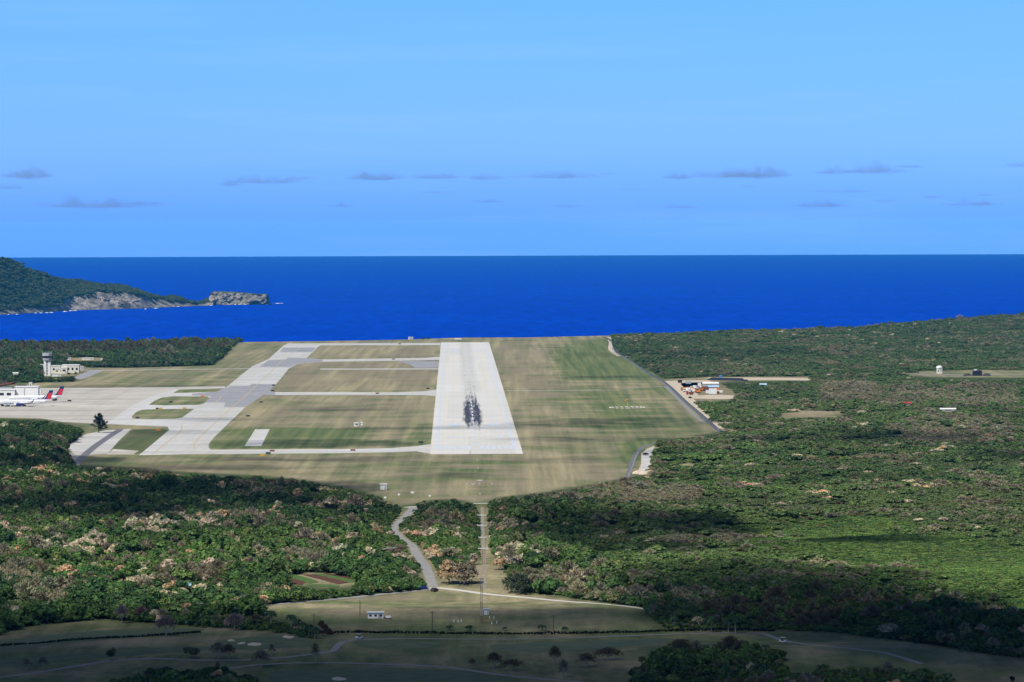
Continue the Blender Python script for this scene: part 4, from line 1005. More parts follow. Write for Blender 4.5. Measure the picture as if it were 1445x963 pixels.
# hedges and ditch-side shrubs
def hedge(pts, wid, ht, label, tint, dens=2.2, name='hedge'):
    P = [tuple(gp(a, b)[:2]) for a, b in pts]; P = resample(P, 1.2); V = []; Fc = []; r = np.random.default_rng(len(P))
    cx, cy_ = P[len(P)//2]; cz = float(land(cx, cy_))
    for (x, y) in P:
        hh = ht * (.7 + .5 * mnoise.noise((x / 9, y / 9, 0)))
        for q in range(int(dens * 6)):
            p = np.array([x - cx + r.uniform(-1, 1), y - cy_ + r.uniform(-.5, .5) * wid, float(land(x, y)) - cz + hh * r.random() ** .6]); u = r.normal(size=3); u /= np.linalg.norm(u); v = np.cross(u, r.normal(size=3)); v /= np.linalg.norm(v)
            s = .35 + .25 * r.random(); b = len(V); V += [p - u * s, p - v * s * .7, p + u * s, p + v * s * .7]; Fc.append((b, b + 1, b + 2, b + 3))
    o = bpy.data.objects.new(name, mk(name, (V, Fc), M['leaf_o'])); C.objects.link(o); o.location = (cx, cy_, cz); o.color = (*tint, 1); tag(o, label, 'hedge')
hedge([(455,894),(500,893.5),(600,894.5),(700,895.5),(800,895),(850,894),(900,893),(950,891.5),(1000,890.5),(1090,891)], 1.6, 1.1, 'long low dark hedge between the field and the golf cart path', (.014, .022, .014))
hedge([(0,912),(60,908),(120,903),(180,900),(230,897),(280,893)], 1.2, .8, 'thin dark hedge along the ditch on the left fairway', (.016, .03, .016))
hedge([(22,539),(45,538.6),(70,538.2),(90,537.5),(104,536)], 9, 4.2, 'clipped green hedge in front of the control tower', (.045, .075, .030), 5)
hedge([(452,882),(457,887),(463,893),(466,896)], 1.6, 1.6, 'short brown hedge slanting down beside the palm clump', (.05, .03, .02))

# ------------------------------------------------------------------ aircraft
def airliner(px, py, label, first=None):
    p = gp(px, py, 0)
    if first:
        t = copy_tree(first); t.location = (p.x, p.y, 0); t['label'] = label; return t
    t = thing('airliner', label, 'airliner', (p.x, p.y, 0), PI, 'airliners parked on the apron')
    # +X is forward; the tail end sits at x = 0
    L = 47.0; R = 1.95; zc = 3.7; bm = B(); st = []
    for x, r, z in ((0, .25, zc + 1.35), (2, .65, zc + 1.15), (5, 1.15, zc + .75), (9, 1.65, zc + .3), (13, R, zc), (20, R, zc), (32, R, zc), (40, R, zc), (43, 1.75, zc - .05), (45, 1.3, zc - .2), (46.4, .7, zc - .4), (47, .12, zc - .5)):
        st.append([bm.verts.new((x, r * math.sin(2 * PI * k / 20), z + r * 1.03 * math.cos(2 * PI * k / 20))) for k in range(20)])
    for a, b in zip(st, st[1:]):
        for k in range(20): bm.faces.new((a[k], a[(k + 1) % 20], b[(k + 1) % 20], b[k]))
    bm.faces.new(st[0][::-1]); bm.faces.new(st[-1]); obj('fuselage', bm, M['airliner'], t, True)
    def slab(pts, th, name, mat):       # pts: leading/trailing edge pairs root -> tip as (xl, xt, y, z)
        bm = B(); rows = []
        for xl, xt, y, z in pts:
            tt = th * (xl - xt) / (pts[0][0] - pts[0][1]); rows.append([bm.verts.new(q) for q in ((xl, y, z), ((xl*.6 + xt*.4), y, z + tt), (xt, y, z), ((xl*.6 + xt*.4), y, z - tt))])
        for a, b in zip(rows, rows[1:]):
            for k in range(4): bm.faces.new((a[k], a[(k+1) % 4], b[(k+1) % 4], b[k]))
        bm.faces.new(rows[0][::-1]); bm.faces.new(rows[-1]); bmesh.ops.recalc_face_normals(bm, faces=bm.faces); return obj(name, bm, mat, t)
    for s in (-1, 1):
        slab([(29, 20.5, s * 1.4, zc - 1.1), (22.5, 17.0, s * 7, zc - .6), (16.5, 14.4, s * 18.3, zc + .35)], .55, 'wing', M['airliner'])
        slab([(16.5, 14.4, s * 18.3, zc + .35), (14.7, 13.7, s * 18.9, zc + 1.4), (13.4, 12.9, s * 19.2, zc + 2.9)], .12, 'winglet', M['navy'])
        slab([(6.6, 2.6, s * .7, zc + 1.1), (2.0, .3, s * 7.2, zc + 1.6)], .2, 'tailplane', M['airliner'])
        bm = B(); st = []
        for x, r in ((29.4, 1.12), (28.6, 1.28), (26.5, 1.25), (24.6, .85), (23.6, .5)): st.append([bm.verts.new((x, s * 6.3 + r * math.sin(2*PI*k/14), zc - 1.95 + r * math.cos(2*PI*k/14))) for k in range(14)])
        for a, b in zip(st, st[1:]):
            for k in range(14): bm.faces.new((a[k], a[(k+1) % 14], b[(k+1) % 14], b[k]))
        bm.faces.new(st[-1]); bm.faces.new(st[0][::-1]); obj('engine', bm, M['navy'], t, True)
        bm = B(); tube(bm, (23.4, s * 3.2, .1 + .5), (23.4, s * 3.2, 2.6), .16, .16); obj('landing_gear', bm, M['galv'], t)
        bm = B()
        for q in (-.45, .45): tube(bm, (22.7, s * 3.2 + q - .15, .55), (22.7, s * 3.2 + q + .15, .55), .55, .55, 14); tube(bm, (24.1, s * 3.2 + q - .15, .55), (24.1, s * 3.2 + q + .15, .55), .55, .55, 14)
        obj('wheel', bm, M['rubber'], t)
    bm = B(); tube(bm, (42, 0, .4), (42, 0, 2.2), .12, .12); tube(bm, (42, -.35, .42), (42, .35, .42), .42, .42, 14); obj('nose_wheel', bm, M['rubber'], t)
    # fin: blue with a red panel
    bm = B(); F_ = [(9.4, zc + 1.6), (6.2, zc + 3.0), (2.2, zc + 9.6), (-.9, zc + 9.6), (1.6, zc + 1.5)]
    a = [bm.verts.new((x, -.2, z)) for x, z in F_]; b = [bm.verts.new((x, .2, z)) for x, z in F_]
    for k in range(5): bm.faces.new((a[k], a[(k+1) % 5], b[(k+1) % 5], b[k]))
    bm.faces.new(a); bm.faces.new(b[::-1]); bmesh.ops.recalc_face_normals(bm, faces=bm.faces); fin = obj('tail_fin', bm, M['navy'], t)
    for s in (-1, 1):
        bm = B(); vs = [bm.verts.new((x, s * .235, z)) for x, z in ((5.0, zc + 2.6), (2.9, zc + 7.4), (.2, zc + 7.4), (1.6, zc + 2.0))]; bm.faces.new(vs if s < 0 else vs[::-1])
        obj('red_panel', bm, M['red'], fin)
        bm = B()
        for k in range(44):
            x = 9 + k * .76
            vs = [bm.verts.new((x + dx, s * (R * .995 + .012) if 1 else 0, zc + .42 + dz)) for dx, dz in ((0, 0), (.3, 0), (.3, .34), (0, .34))]; bm.faces.new(vs if s < 0 else vs[::-1])
        obj('window_row', bm, M['glass_dark'], t)
    return t
AL = airliner(74, 573.5, 'nearer white airliner with blue and red tail fin parked on the apron')
airliner(89.5, 567.5, 'farther white airliner, only its blue and red tail end in view behind the first', AL)

# ------------------------------------------------------------------ buildings
def windows(t, xs, y, z, w, hh, mat, face=-1):
    for x in xs:
        bm = B(); box(bm, x, y, z, w, .12, hh); obj('window', bm, mat, t)
def building(px, py, w, d, hh, label, mat='white', roof='white', rz=0, wins=4, cat='building', flat=True, name='building', gh=1.4, win='glass_dark', parapet=.5):
    p = gp(px, py); t = thing(name, label, cat, (p.x, p.y + d / 2, p.z), rz)
    bm = B(); box(bm, 0, 0, -.3, w, d, hh + .3); wl = obj('wall', bm, M[mat], t)
    if flat: bm = B(); box(bm, 0, 0, hh + .003, w + .7, d + .7, parapet)
    else: bm = B(); gable(bm, 0, 0, hh + .003, w, d, gh)
    obj('roof', bm, M[roof], t)
    if wins:
        n = wins; windows(t, [(-w / 2 + (k + .5) * w / n) for k in range(n)], -d / 2 - .02, hh * .38, w / n * .45, hh * .32, M[win])
    bm = B(); box(bm, w * .28, -d / 2 - .03, 0, min(1.2, w * .2), .1, min(2.1, hh * .75)); obj('door', bm, M['greywall'], t)
    return t
def control_tower():
    p = gp(66.5, 530.5, 0); t = thing('control_tower', 'white air traffic control tower with dark glazed cab and roof antennas', 'control tower', (p.x, p.y + 3, 0))
    Hs = 15.5; bm = B()
    for sx in (-1, 1): box(bm, sx * 2.1, -2.3, 0, 2.4, .9, Hs)
    obj('pier', bm, M['white'], t)
    bm = B(); box(bm, 0, 0, 0, 6.4, 4.6, Hs - .2); obj('shaft', bm, M['cream'], t)
    bm = B()
    for k in range(5): box(bm, 0, -2.34, 1.2 + k * 2.8, .85, .1, 1.9)
    obj('stair_window', bm, M['glass_dark'], t)
    bm = B(); prism(bm, [(4.6 * math.cos(PI/8 + PI/4*k), 4.6 * math.sin(PI/8 + PI/4*k)) for k in range(8)], Hs, Hs + 1.5); obj('gallery', bm, M['greywall'], t)
    bm = B(); prism(bm, [(4.9 * math.cos(PI/8 + PI/4*k), 4.9 * math.sin(PI/8 + PI/4*k)) for k in range(8)], Hs + 1.5, Hs + 1.75); obj('gallery_floor', bm, M['white'], t)
    bm = B(); lo = []; up = []
    for k in range(8): a = PI/8 + PI/4*k; lo.append(bm.verts.new((3.7*math.cos(a), 3.7*math.sin(a), Hs + 1.75))); up.append(bm.verts.new((4.5*math.cos(a), 4.5*math.sin(a), Hs + 4.3)))
    for k in range(8): bm.faces.new((lo[k], lo[(k+1) % 8], up[(k+1) % 8], up[k]))
    bm.faces.new(up); bm.faces.new(lo[::-1]); obj('cab_glass', bm, M['glass_dark'], t)
    bm = B(); prism(bm, [(5.1 * math.cos(PI/8 + PI/4*k), 5.1 * math.sin(PI/8 + PI/4*k)) for k in range(8)], Hs + 4.31, Hs + 6.9); rf = obj('roof', bm, M['galv'], t)
    for x, y in ((-4.4, 0), (4.4, 0), (1.2, 1.5), (-1.5, -1)):
        bm = B(); tube(bm, (x, y, Hs + 6.9), (x, y, Hs + (10.4 if abs(x) > 4 else 8.6)), .12, .06, 6); obj('antenna', bm, M['galv'], rf)
    bm = B()
    for k in range(8):
        a = PI/8 + PI/4*k; b = a + PI/4; tube(bm, (4.8*math.cos(a), 4.8*math.sin(a), Hs+6.9), (4.8*math.cos(a), 4.8*math.sin(a), Hs+7.9), .05); tube(bm, (4.8*math.cos(a), 4.8*math.sin(a), Hs+7.9), (4.8*math.cos(b), 4.8*math.sin(b), Hs+7.9), .05)
    obj('railing', bm, M['galv'], rf)
control_tower()
building(76, 526.5, 13, 9, 7, 'cream two storey block right behind the control tower', 'cream', 'white', wins=3)
building(83.5, 527, 9, 7, 4.2, 'low cream link block with dark openings between tower and operations building', 'cream', 'white', wins=2)
building(99.5, 526.5, 17, 12, 7.5, 'large white operations building right of the control tower', 'cream', 'white', wins=4, parapet=.9)
building(90.5, 527.5, 6, 10, 6, 'white lean-to with slanted stair front beside the operations building', 'cream', 'cream', flat=False, wins=1)
building(80, 531.5, 9, 4, 2.0, 'low white garage in front of the control tower', 'white', 'white', wins=0)
building(115, 521.5, 4, 4, 2.2, 'tiny white hut at the right end of the compound', 'white', 'white', wins=1, name='hut')
building(59, 524, 5, 6, 6.5, 'pale block peeking out left of the control tower', 'cream', 'white', wins=1)
building(22.5, 533, 8, 6, 4.2, 'small white shack with pale blue side at the left of the hedge', 'white', 'white', wins=0, flat=False, name='hut', gh=.9)
building(95.5, 508, 7, 6, 2.0, 'low white roof in the scrub behind the tower, leftmost of three', 'white', 'white', wins=0)
building(124, 508, 13, 6, 1.7, 'long low white roof in the scrub behind the tower, middle of three', 'cream', 'white', wins=0)
building(147, 508.5, 7, 6, 1.7, 'low white roof in the scrub behind the tower, rightmost of three', 'white', 'white', wins=0)
p = gp(35, 532, 0); t = thing('water_tank', 'slim white standpipe between two dark round trees', 'water tank', p); bm = B(); tube(bm, (0,0,0), (0,0,4.2), .9, .9, 16); obj('tank', bm, M['white'], t); bm = B(); tube(bm, (0,0,4.2), (0,0,5.1), 1.5, 1.0, 16); obj('cap', bm, M['white'], t)
p = gp(46.5, 531, 0); t = thing('fuel_tank', 'white ball shaped tank at the left foot of the control tower', 'tank', p); bm = B(); sphere(bm, (0,0,1.9), 1.4); obj('ball', bm, M['white'], t, True); bm = B(); [tube(bm, (x,y,0), (x*.7,y*.7,1.4), .12) for x,y in ((1,1),(-1,1),(-1,-1),(1,-1))]; obj('leg', bm, M['galv'], t)
# terminal with passenger bridges at the left edge
def terminal():
    p = gp(8, 566, 0); t = thing('terminal', 'white airport terminal block behind the parked airliners', 'terminal', (p.x - 10, p.y + 14, 0))
    bm = B(); box(bm, 0, 0, 0, 34, 16, 9); box(bm, 27, 2, 0, 19.5, 12, 11.5); obj('wall', bm, M['white'], t)
    bm = B(); box(bm, 0, 0, 9.003, 35, 17, .6); box(bm, 27, 2, 11.503, 20.5, 13, .6); obj('roof', bm, M['white'], t)
    bm = B()
    for x in (-12, -6, 0, 6, 12): box(bm, x, -8.06, 4.5, 3.6, .1, 2.2)
    obj('window', bm, M['glass_dark'], t)
    bm = B(); box(bm, 25, -4.06, 1.0, .9, .1, 9.5); box(bm, 31, -4.06, 2.0, 3.5, .1, 1.4); obj('downpipe', bm, M['greywall'], t)
    p = gp(33, 563, 0); b = thing('passenger_bridge', 'pale covered passenger bridge reaching out to the airliners', 'passenger bridge', (p.x, p.y, 0))
    bm = B(); box(bm, 0, 0, 4.2, 26, 3, 3.0); obj('tunnel', bm, M['white'], b); bm = B(); box(bm, 13.5, -.2, 3.9, 4.5, 4.4, 3.6); obj('cab', bm, M['white'], b)
    bm = B(); [tube(bm, (x, 0, 0), (x, 0, 4.2), .35) for x in (-10, 9)]; obj('column', bm, M['galv'], b)
    bm = B(); box(bm, 10, -1.56, 4.9, 5, .08, .8); obj('window', bm, M['glass_dark'], b)
    p = gp(6, 556, 0); r = thing('pier_building', 'grey shed with sloping rust red roof at the left edge', 'building', (p.x - 4, p.y + 6, 0))
    bm = B(); box(bm, 0, 0, 0, 22, 12, 6); obj('wall', bm, M['greywall'], r); bm = B(); v = [bm.verts.new(q) for q in ((-12,-7,5.5),(12,-7,9.5),(12,7,9.9),(-12,7,5.9))]; bm.faces.new(v); v2 = [bm.verts.new((q.co.x, q.co.y, q.co.z + .5)) for q in v]; bm.faces.new(v2)
    for k in range(4): bm.faces.new((v[k], v[(k+1) % 4], v2[(k+1) % 4], v2[k]))
    bmesh.ops.recalc_face_normals(bm, faces=bm.faces); obj('roof', bm, M['rust'], r)
terminal()
building(30, 548, 8, 4, 2.6, 'dark low shelter on the far edge of the apron', 'dark', 'dark', wins=0, name='shelter')
building(43, 547.5, 2.6, 3, 4.6, 'narrow white box beside the dark apron shelter', 'white', 'white', wins=1, name='hut')
building(579.5, 479.2, 6, 4, 2.6, 'small white hut at the far end of the airfield against the sea', 'white', 'white', wins=1, name='hut')
building(541, 691.3, 3.6, 2.8, 2.9, 'white equipment hut on the grass before the runway', 'white', 'white', wins=0, name='hut')
building(530, 873.0, 5.9, 3.6, 2.1, 'white cabin with dark roof edge standing in the field', 'white', 'white', wins=3, name='cabin', parapet=.35)
p = gp(548, 874, None)
t = thing('cart', 'small white cart with red trim parked right of the white cabin', 'cart', p)
bm = B(); box(bm, 0, 0, .55, 2.3, 1.3, .8, taper=.75); obj('body', bm, M['white'], t); bm = B(); box(bm, 0, 0, .3, 2.35, 1.35, .25); obj('skirt', bm, M['red'], t)
bm = B(); [tube(bm, (x, y - .1, .3), (x, y + .1, .3), .3, .3, 12) for x in (-.8, .8) for y in (-.62, .62)]; obj('wheel', bm, M['rubber'], t)
building(686.5, 867.8, 1.7, 1.5, 2.2, 'white equipment cabinet next to the red and white mast', 'white', 'white', wins=0, name='cabinet', parapet=.15)
building(503, 601.8, 3.4, 2.6, 2.2, 'white glide slope hut on the infield grass', 'white', 'white', wins=1, name='hut')
# radar site far right
def radar_site():
    p = gp(1325.5, 527.5, 0); t = thing('radar_tower', 'white block tower with rounded white cap in the right hand clearing', 'tower', p)
    bm = B(); box(bm, 0, 0, 0, 5.2, 4.5, 5.8); obj('wall', bm, M['cream'], t); bm = B(); sphere(bm, (0, 0, 6.0), 3.4, (1, 1, .62)); obj('cap', bm, M['white'], t, True)
    for x in (-1.2, 1.3): bm = B(); box(bm, x, -2.3, 2.2, .9, .12, 1.4); obj('window', bm, M['glass_dark'], t)
    p = gp(1379, 530.5, 0); t = thing('bunker', 'dark bunker with pale dome and low side mounds in the right hand clearing', 'bunker', p)
    bm = B(); box(bm, 0, 0, 0, 9.5, 8, 5.2, taper=.85); obj('block', bm, M['black_sheet'], t); bm = B(); sphere(bm, (-1.6, 0, 5.2), 2.2, (1, 1, .6)); obj('dome', bm, M['galv'], t, True)
    for s in (-1, 1): bm = B(); box(bm, s * 9.5, 0, 0, 9, 5, 2.2, taper=.45); obj('mound', bm, M['dark'], t)
radar_site()
def lone_roof(px, py, w, mat, label, ht=1.5):
    return building(px, py, w, 5, ht, label, 'greywall', mat, wins=1, flat=False, name='shed', gh=1.0)
lone_roof(1277, 572, 9, 'red', 'shed with red roof in the right hand scrub'); lone_roof(1338, 580.5, 12, 'white', 'long white roofed shed in the right hand scrub')
lone_roof(263, 831.5, 3.2, 'skyblue', 'pale blue roofed shed hidden in the left hand bush'); lone_roof(1415, 607, 8, 'skyblue', 'pale roofed shed in the scrub at the far right')

# ------------------------------------------------------------------ vehicles and the yard
def wheels(t, xs, y, r, w=.3):
    for x in xs:
        for s in (-1, 1): bm = B(); tube(bm, (x, s * y - w/2, r), (x, s * y + w/2, r), r, r, 12); obj('wheel', bm, M['rubber'], t)
def car(px, py, mat, label, rz=0, z=None):
    p = gp(px, py); t = thing('parked_car', label, 'car', (p.x, p.y, p.z + .07), rz)
    bm = B(); prof = [(-2.2, .35), (-2.2, .95), (-1.9, 1.05), (-1.3, 1.5), (.4, 1.5), (1.05, 1.05), (2.1, .9), (2.25, .6), (2.2, .35)]
    a = [bm.verts.new((x, -.88, z)) for x, z in prof]; b = [bm.verts.new((x, .88, z)) for x, z in prof]; n = len(prof)
    for k in range(n): bm.faces.new((a[k], a[(k+1) % n], b[(k+1) % n], b[k]))
    bm.faces.new(a); bm.faces.new(b[::-1]); bmesh.ops.recalc_face_normals(bm, faces=bm.faces); obj('body', bm, M[mat], t)
    bm = B(); box(bm, -.42, 0, 1.06, 1.7, 1.79, .36, taper=.97); obj('window', bm, M['glass_dark'], t)
    wheels(t, (-1.4, 1.4), .82, .33, .2); return t
car(596, 832.5, 'navy', 'dark blue car waiting at the lane junction'); car(911, 642.5, 'dark', 'dark car on the pale concrete pad', .9)
car(613, 835.2, 'dark', 'black car on the lane at the foot of the junction', 1.2)
def truck(px, py, cab, body, label, L=8, tip=False, rz=0, group='machines in the construction yard'):
    p = gp(px, py, 0); t = thing('truck', label, 'truck', p, rz, group)
    bm = B(); box(bm, 0, 0, .7, L, 2.2, .4); obj('chassis', bm, M['dark'], t)
    bm = B(); box(bm, -L/2 + 1, 0, 1.1, 2.0, 2.4, 2.0, taper=.88); c = obj('cab', bm, M[cab], t); bm = B(); box(bm, -L/2 + 1, 0, 2.05, 1.9, 2.42, .7, taper=.95); obj('window', bm, M['glass_dark'], c)
    bm = B(); box(bm, 1.1, 0, 1.15, L - 2.6, 2.45, 1.7 if tip else 2.6, taper=1.06 if tip else 1); obj('body', bm, M[body], t); wheels(t, (-L/2 + 1.1, L/2 - 2.6, L/2 - 1.2), 1.05, .52, .35); return t
def loader(px, py, mat, label, rz=0, arm=True):
    p = gp(px, py, 0); t = thing('excavator', label, 'excavator', p, rz, 'machines in the construction yard')
    for s in (-1, 1): bm = B(); box(bm, 0, s * 1.2, 0, 4.2, .6, .9); obj('track', bm, M['dark'], t)
    bm = B(); box(bm, -.5, 0, .95, 3.8, 2.6, 1.3); obj('body', bm, M[mat], t); bm = B(); box(bm, .8, -.6, 2.25, 1.3, 1.1, 1.2, taper=.85); obj('cab', bm, M['glass_dark'], t)
    bm = B(); tube(bm, (1.2, .5, 1.8), (3.6, .5, 4.4), .3, .25); tube(bm, (3.6, .5, 4.4), (5.6, .5, 2.2), .22, .18); obj('arm', bm, M[mat], t)
    bm = B(); box(bm, 5.7, .5, 1.2, 1.0, 1.1, 1.0, taper=1.2); obj('bucket', bm, M['dark'], t); return t
def container(px, py, mat, label, L=6, hh=2.6, rz=0):
    p = gp(px, py, 0); t = thing('container', label, 'container', p, rz, 'containers in the construction yard')
    bm = B(); box(bm, 0, 0, .15, L, 2.4, hh); obj('body', bm, M[mat], t); bm = B()
    for k in range(int(L / .6)): box(bm, -L/2 + .3 + k * .6, -1.23, .3, .2, .05, hh - .3)
    obj('rib', bm, M[mat], t); return t
truck(966, 551.5, 'orange', 'ochre', 'orange cabbed tipper at the left end of the yard', 7, True); truck(969, 553.5, 'white', 'white', 'white box truck below the leftmost tipper', 6.5); truck(974, 551, 'orange', 'coral', 'orange truck with sandy load, second from the left of the yard', 7, True)
truck(976, 554.5, 'white', 'white', 'white box truck in the middle left of the yard', 6); truck(973.5, 557.5, 'red', 'rust', 'red tipper at the front corner of the yard', 6.5, True); loader(980, 553.5, 'ochre', 'yellow excavator standing between white truck and containers')
loader(986, 552.5, 'ochre', 'yellow excavator in the middle of the yard', .5); loader(991.5, 552, 'orange', 'orange excavator right of the yard centre', 2.8); loader(985, 554.8, 'orange', 'orange excavator in the front row of the yard', 3.0)
truck(978.5, 550, 'white', 'white', 'white tanker behind the yellow excavator', 6); container(983, 549, 'blue', 'bright blue container at the back of the yard', 5.5); container(987, 548.5, 'white', 'tall white container behind the blue one', 3, 5)
container(996, 550, 'rust', 'rust red container beside the white roofed shed', 7); container(1000, 555.5, 'white', 'white container at the left front of the office row', 5); container(1004.5, 556.5, 'white', 'white container in the middle of the office row', 5, 5)
container(1008.5, 556.5, 'white', 'white container at the right end of the office row', 3.6, 5); container(1004, 553, 'red', 'red container between white containers', 3); container(1011, 552.5, 'orange', 'orange container at the right end of the yard', 5, 3); container(1015, 554.5, 'white', 'white container right of the orange one', 6, 2)
container(1012, 555.5, 'rust', 'rust coloured container in front of the orange one', 4, 1.8); container(971.5, 542, 'galv', 'grey container on the strip behind the yard', 5); container(959.5, 540.5, 'dark', 'dark container at the left of the haul road', 4)
building(1003, 548.2, 14, 8, 4.2, 'open shed with long white roof at the back of the yard', 'greywall', 'white', wins=0, flat=False, name='shed'); building(1007, 551.3, 9, 6, 3.0, 'shed with pale blue roof in the yard', 'rust', 'skyblue', wins=1, flat=False, name='shed')
building(1017, 535.5, 2.6, 3, 3.0, 'blue tarpaulin covered hut behind the black sheeted bank', 'blue', 'blue', wins=0, name='hut')
building(1077, 546.5, 6, 4, 2, 'pale blue roofed shed in the scrub right of the yard', 'cream', 'skyblue', wins=0, flat=False, name='shed'); building(1066, 546, 7, 4, 1.4, 'flat grey slab roof in the scrub right of the yard', 'greywall', 'galv', wins=0, name='shed')
a = gp(997, 536.5, 0); b = gp(1055, 537.7, 0); bm = B(); n = 24
rows = []
for k in range(n + 1):
    x = a.x + (b.x - a.x) * k / n; y = a.y + (b.y - a.y) * k / n; hh = 2.5 * (math.sin(PI * min(1, max(.0, k / n * 6)) / 2) if k < 4 else 1) * (1 if k < n - 2 else .5)
    rows.append([bm.verts.new((x, y + q * 5, hh * w + .02)) for q, w in ((-1, 0), (-.55, .75), (0, 1), (.6, .7), (1, 0))])
for r0, r1 in zip(rows, rows[1:]):
    for k in range(4): bm.faces.new((r0[k], r1[k], r1[k+1], r0[k+1]))
tag(obj('covered_bank', bm, M['black_sheet']), 'long bank covered in black sheeting behind the construction yard', 'bank')
for (a_, b_, s_, lb) in ((905,671,1.0,'tan spoil heap at the near left of the concrete pad'),(916,672,1.2,'tan spoil heap at the near right of the concrete pad')):
    p = gp(a_, b_ - 2.5, 0); bm = B(); sphere(bm, (0, 0, 0), 4.5 * s_, (1.2, 1, .42), 3)
    for v in bm.verts: v.co += v.co.normalized() * mnoise.noise(v.co * .6) * .9
    o = obj('spoil_heap', bm, M['ochre' if s_ < 0 else 'coral']); o.location = p; tag(o, lb, 'heap')
for a_ in ((4,573.5,'dark','dark','dark baggage tractor under the nose of the nearer airliner',3.6,False,0,None),(10,574,'white','galv','white belt loader beside the nearer airliner',5,True,.3,None),(20.5,574,'white','white','white catering truck below the wing of the nearer airliner',6,False,0,None),(77,566,'dark','dark','dark fuel truck between the two tail fins',4.5,True,.2,None)):
    t = truck(*a_[:5], a_[5], a_[6], a_[7], 'service vehicles on the apron')
def golf_cart(px, py, label, rz):
    p = gp(px, py); t = thing('golf_cart', label, 'golf cart', (p.x, p.y, p.z + .07), rz)
    bm = B(); box(bm, 0, 0, .3, 2.4, 1.15, .35); box(bm, -.85, 0, .65, .7, 1.15, .4); box(bm, .95, 0, .65, .45, 1.1, .4, taper=.7); obj('body', bm, M['white'], t)
    bm = B(); box(bm, -.2, 0, .66, .55, 1.05, .25); box(bm, -.5, 0, .9, .12, 1.05, .5); obj('seat', bm, M['dark'], t)
    bm = B(); [tube(bm, (x, y, .7), (x * .9, y, 1.85), .03) for x in (-.9, .9) for y in (-.52, .52)]; obj('post', bm, M['dark'], t)
    bm = B(); box(bm, 0, 0, 1.85, 2.1, 1.25, .1); obj('roof', bm, M['cream'], t); wheels(t, (-.8, .85), .55, .22, .16)
golf_cart(507, 902.3, 'golf cart with cream roof on the winding part of the path', .5); golf_cart(1105, 907.5, 'golf cart with cream roof on the path below the shaded tree line', -.6)

# ------------------------------------------------------------------ masts, lights, poles, signs
def pole(px, py, hpx, label, arm=True):
    p = gp(px, py); k = ppm(p.y); Hh = hpx / k; t = thing('utility_pole', label, 'utility pole', p, 0, 'utility poles around the field')
    bm = B(); tube(bm, (0, 0, -.3), (0, 0, Hh), .16, .11, 8); obj('post', bm, M['wood'], t)
    if arm: bm = B(); box(bm, 0, -.2, Hh - .7, 2.0, .12, .14); obj('crossarm', bm, M['wood'], t)
    return t
t = pole(508, 870, 25, 'utility pole with pale lamp head left of the white cabin', False)
bm = B(); box(bm, 0, -.3, 6.2, .8, .8, .8); obj('lamp_head', bm, M['galv'], t)
pole(443, 879.5, 14, 'short utility pole in the left part of the field'); pole(610, 893, 31, 'utility pole on the ditch edge in the middle of the field'); pole(781, 890.5, 23, 'utility pole on the ditch edge right of the mast')
pole(951.5, 887, 25, 'pale utility pole at the corner of the thicket'); 
def lattice(bm, x, y, z0, z1, w, n):
    for sx, sy in ((-1,-1),(1,-1),(1,1),(-1,1)): tube(bm, (x + sx*w/2, y + sy*w/2, z0), (x + sx*w/2*.8, y + sy*w/2*.8, z1), .07, .06, 4)
    for k in range(n):
        a = z0 + (z1 - z0) * k / n; b = z0 + (z1 - z0) * (k + 1) / n
        for s in (-1, 1): tube(bm, (x - w/2, y + s*w/2, a), (x + w/2, y + s*w/2, b), .045, .045, 4); tube(bm, (x + s*w/2, y + w/2, a), (x + s*w/2, y - w/2, b), .045, .045, 4)
def mast():
    p = gp(679.6, 879.5); t = thing('lattice_mast', 'red and white banded lattice mast standing in the field', 'mast', p)
    Hh = 16.5; n = 6
    for k in range(n):
        bm = B(); lattice(bm, 0, 0, k * Hh / n, (k + 1) * Hh / n - .02, .8, 4); obj('mast_section', bm, M['rust' if k % 2 == 0 else 'galv'], t)
    bm = B(); box(bm, 0, -.1, 0, 4.2, .15, 1.6); 
    bm.free(); bm = B()
    for x in (-2, -1, 0, 1, 2): tube(bm, (x, -.8, 0), (x, -.8, 1.9), .07)
    tube(bm, (-2.1, -.8, 1.7), (2.1, -.8, 1.7), .06); obj('base_fence', bm, M['rust'], t)
    bm = B(); box(bm, 0, 0, Hh, 1.6, .3, .35); obj('lamp_bar', bm, M['galv'], t)
mast()
def light_tower(px, ytop, ybase, wbar, label, legs='galv'):
    p = gp(px, ybase, 0 if ybase < 715 else None); k = ppm(p.y); Hh = (ybase - ytop) / k; t = thing('approach_light', label, 'approach light', p, 0, 'approach lights before the runway')
    bm = B()
    if Hh > 2.5:
        lattice(bm, 0, 0, 0, Hh, .9, max(3, int(Hh / 1.2)))
    else:
        for x in ((-wbar*.3, wbar*.3) if wbar > 3 else (0,)): tube(bm, (x, 0, 0), (x, 0, Hh), .1)
    obj('tower', bm, M[legs], t)
    bm = B(); box(bm, 0, 0, Hh, wbar, .35, .28); br = obj('light_bar', bm, M['white'], t)
    for q in range(max(2, min(5, int(wbar)))):
        x = -wbar/2 + .3 + q * (wbar - .6) / max(1, min(5, int(wbar)) - 1); bm = B(); tube(bm, (x, -.25, Hh + .28), (x, .2, Hh + .55), .2, .16, 8); obj('lamp', bm, M['galv'], br)
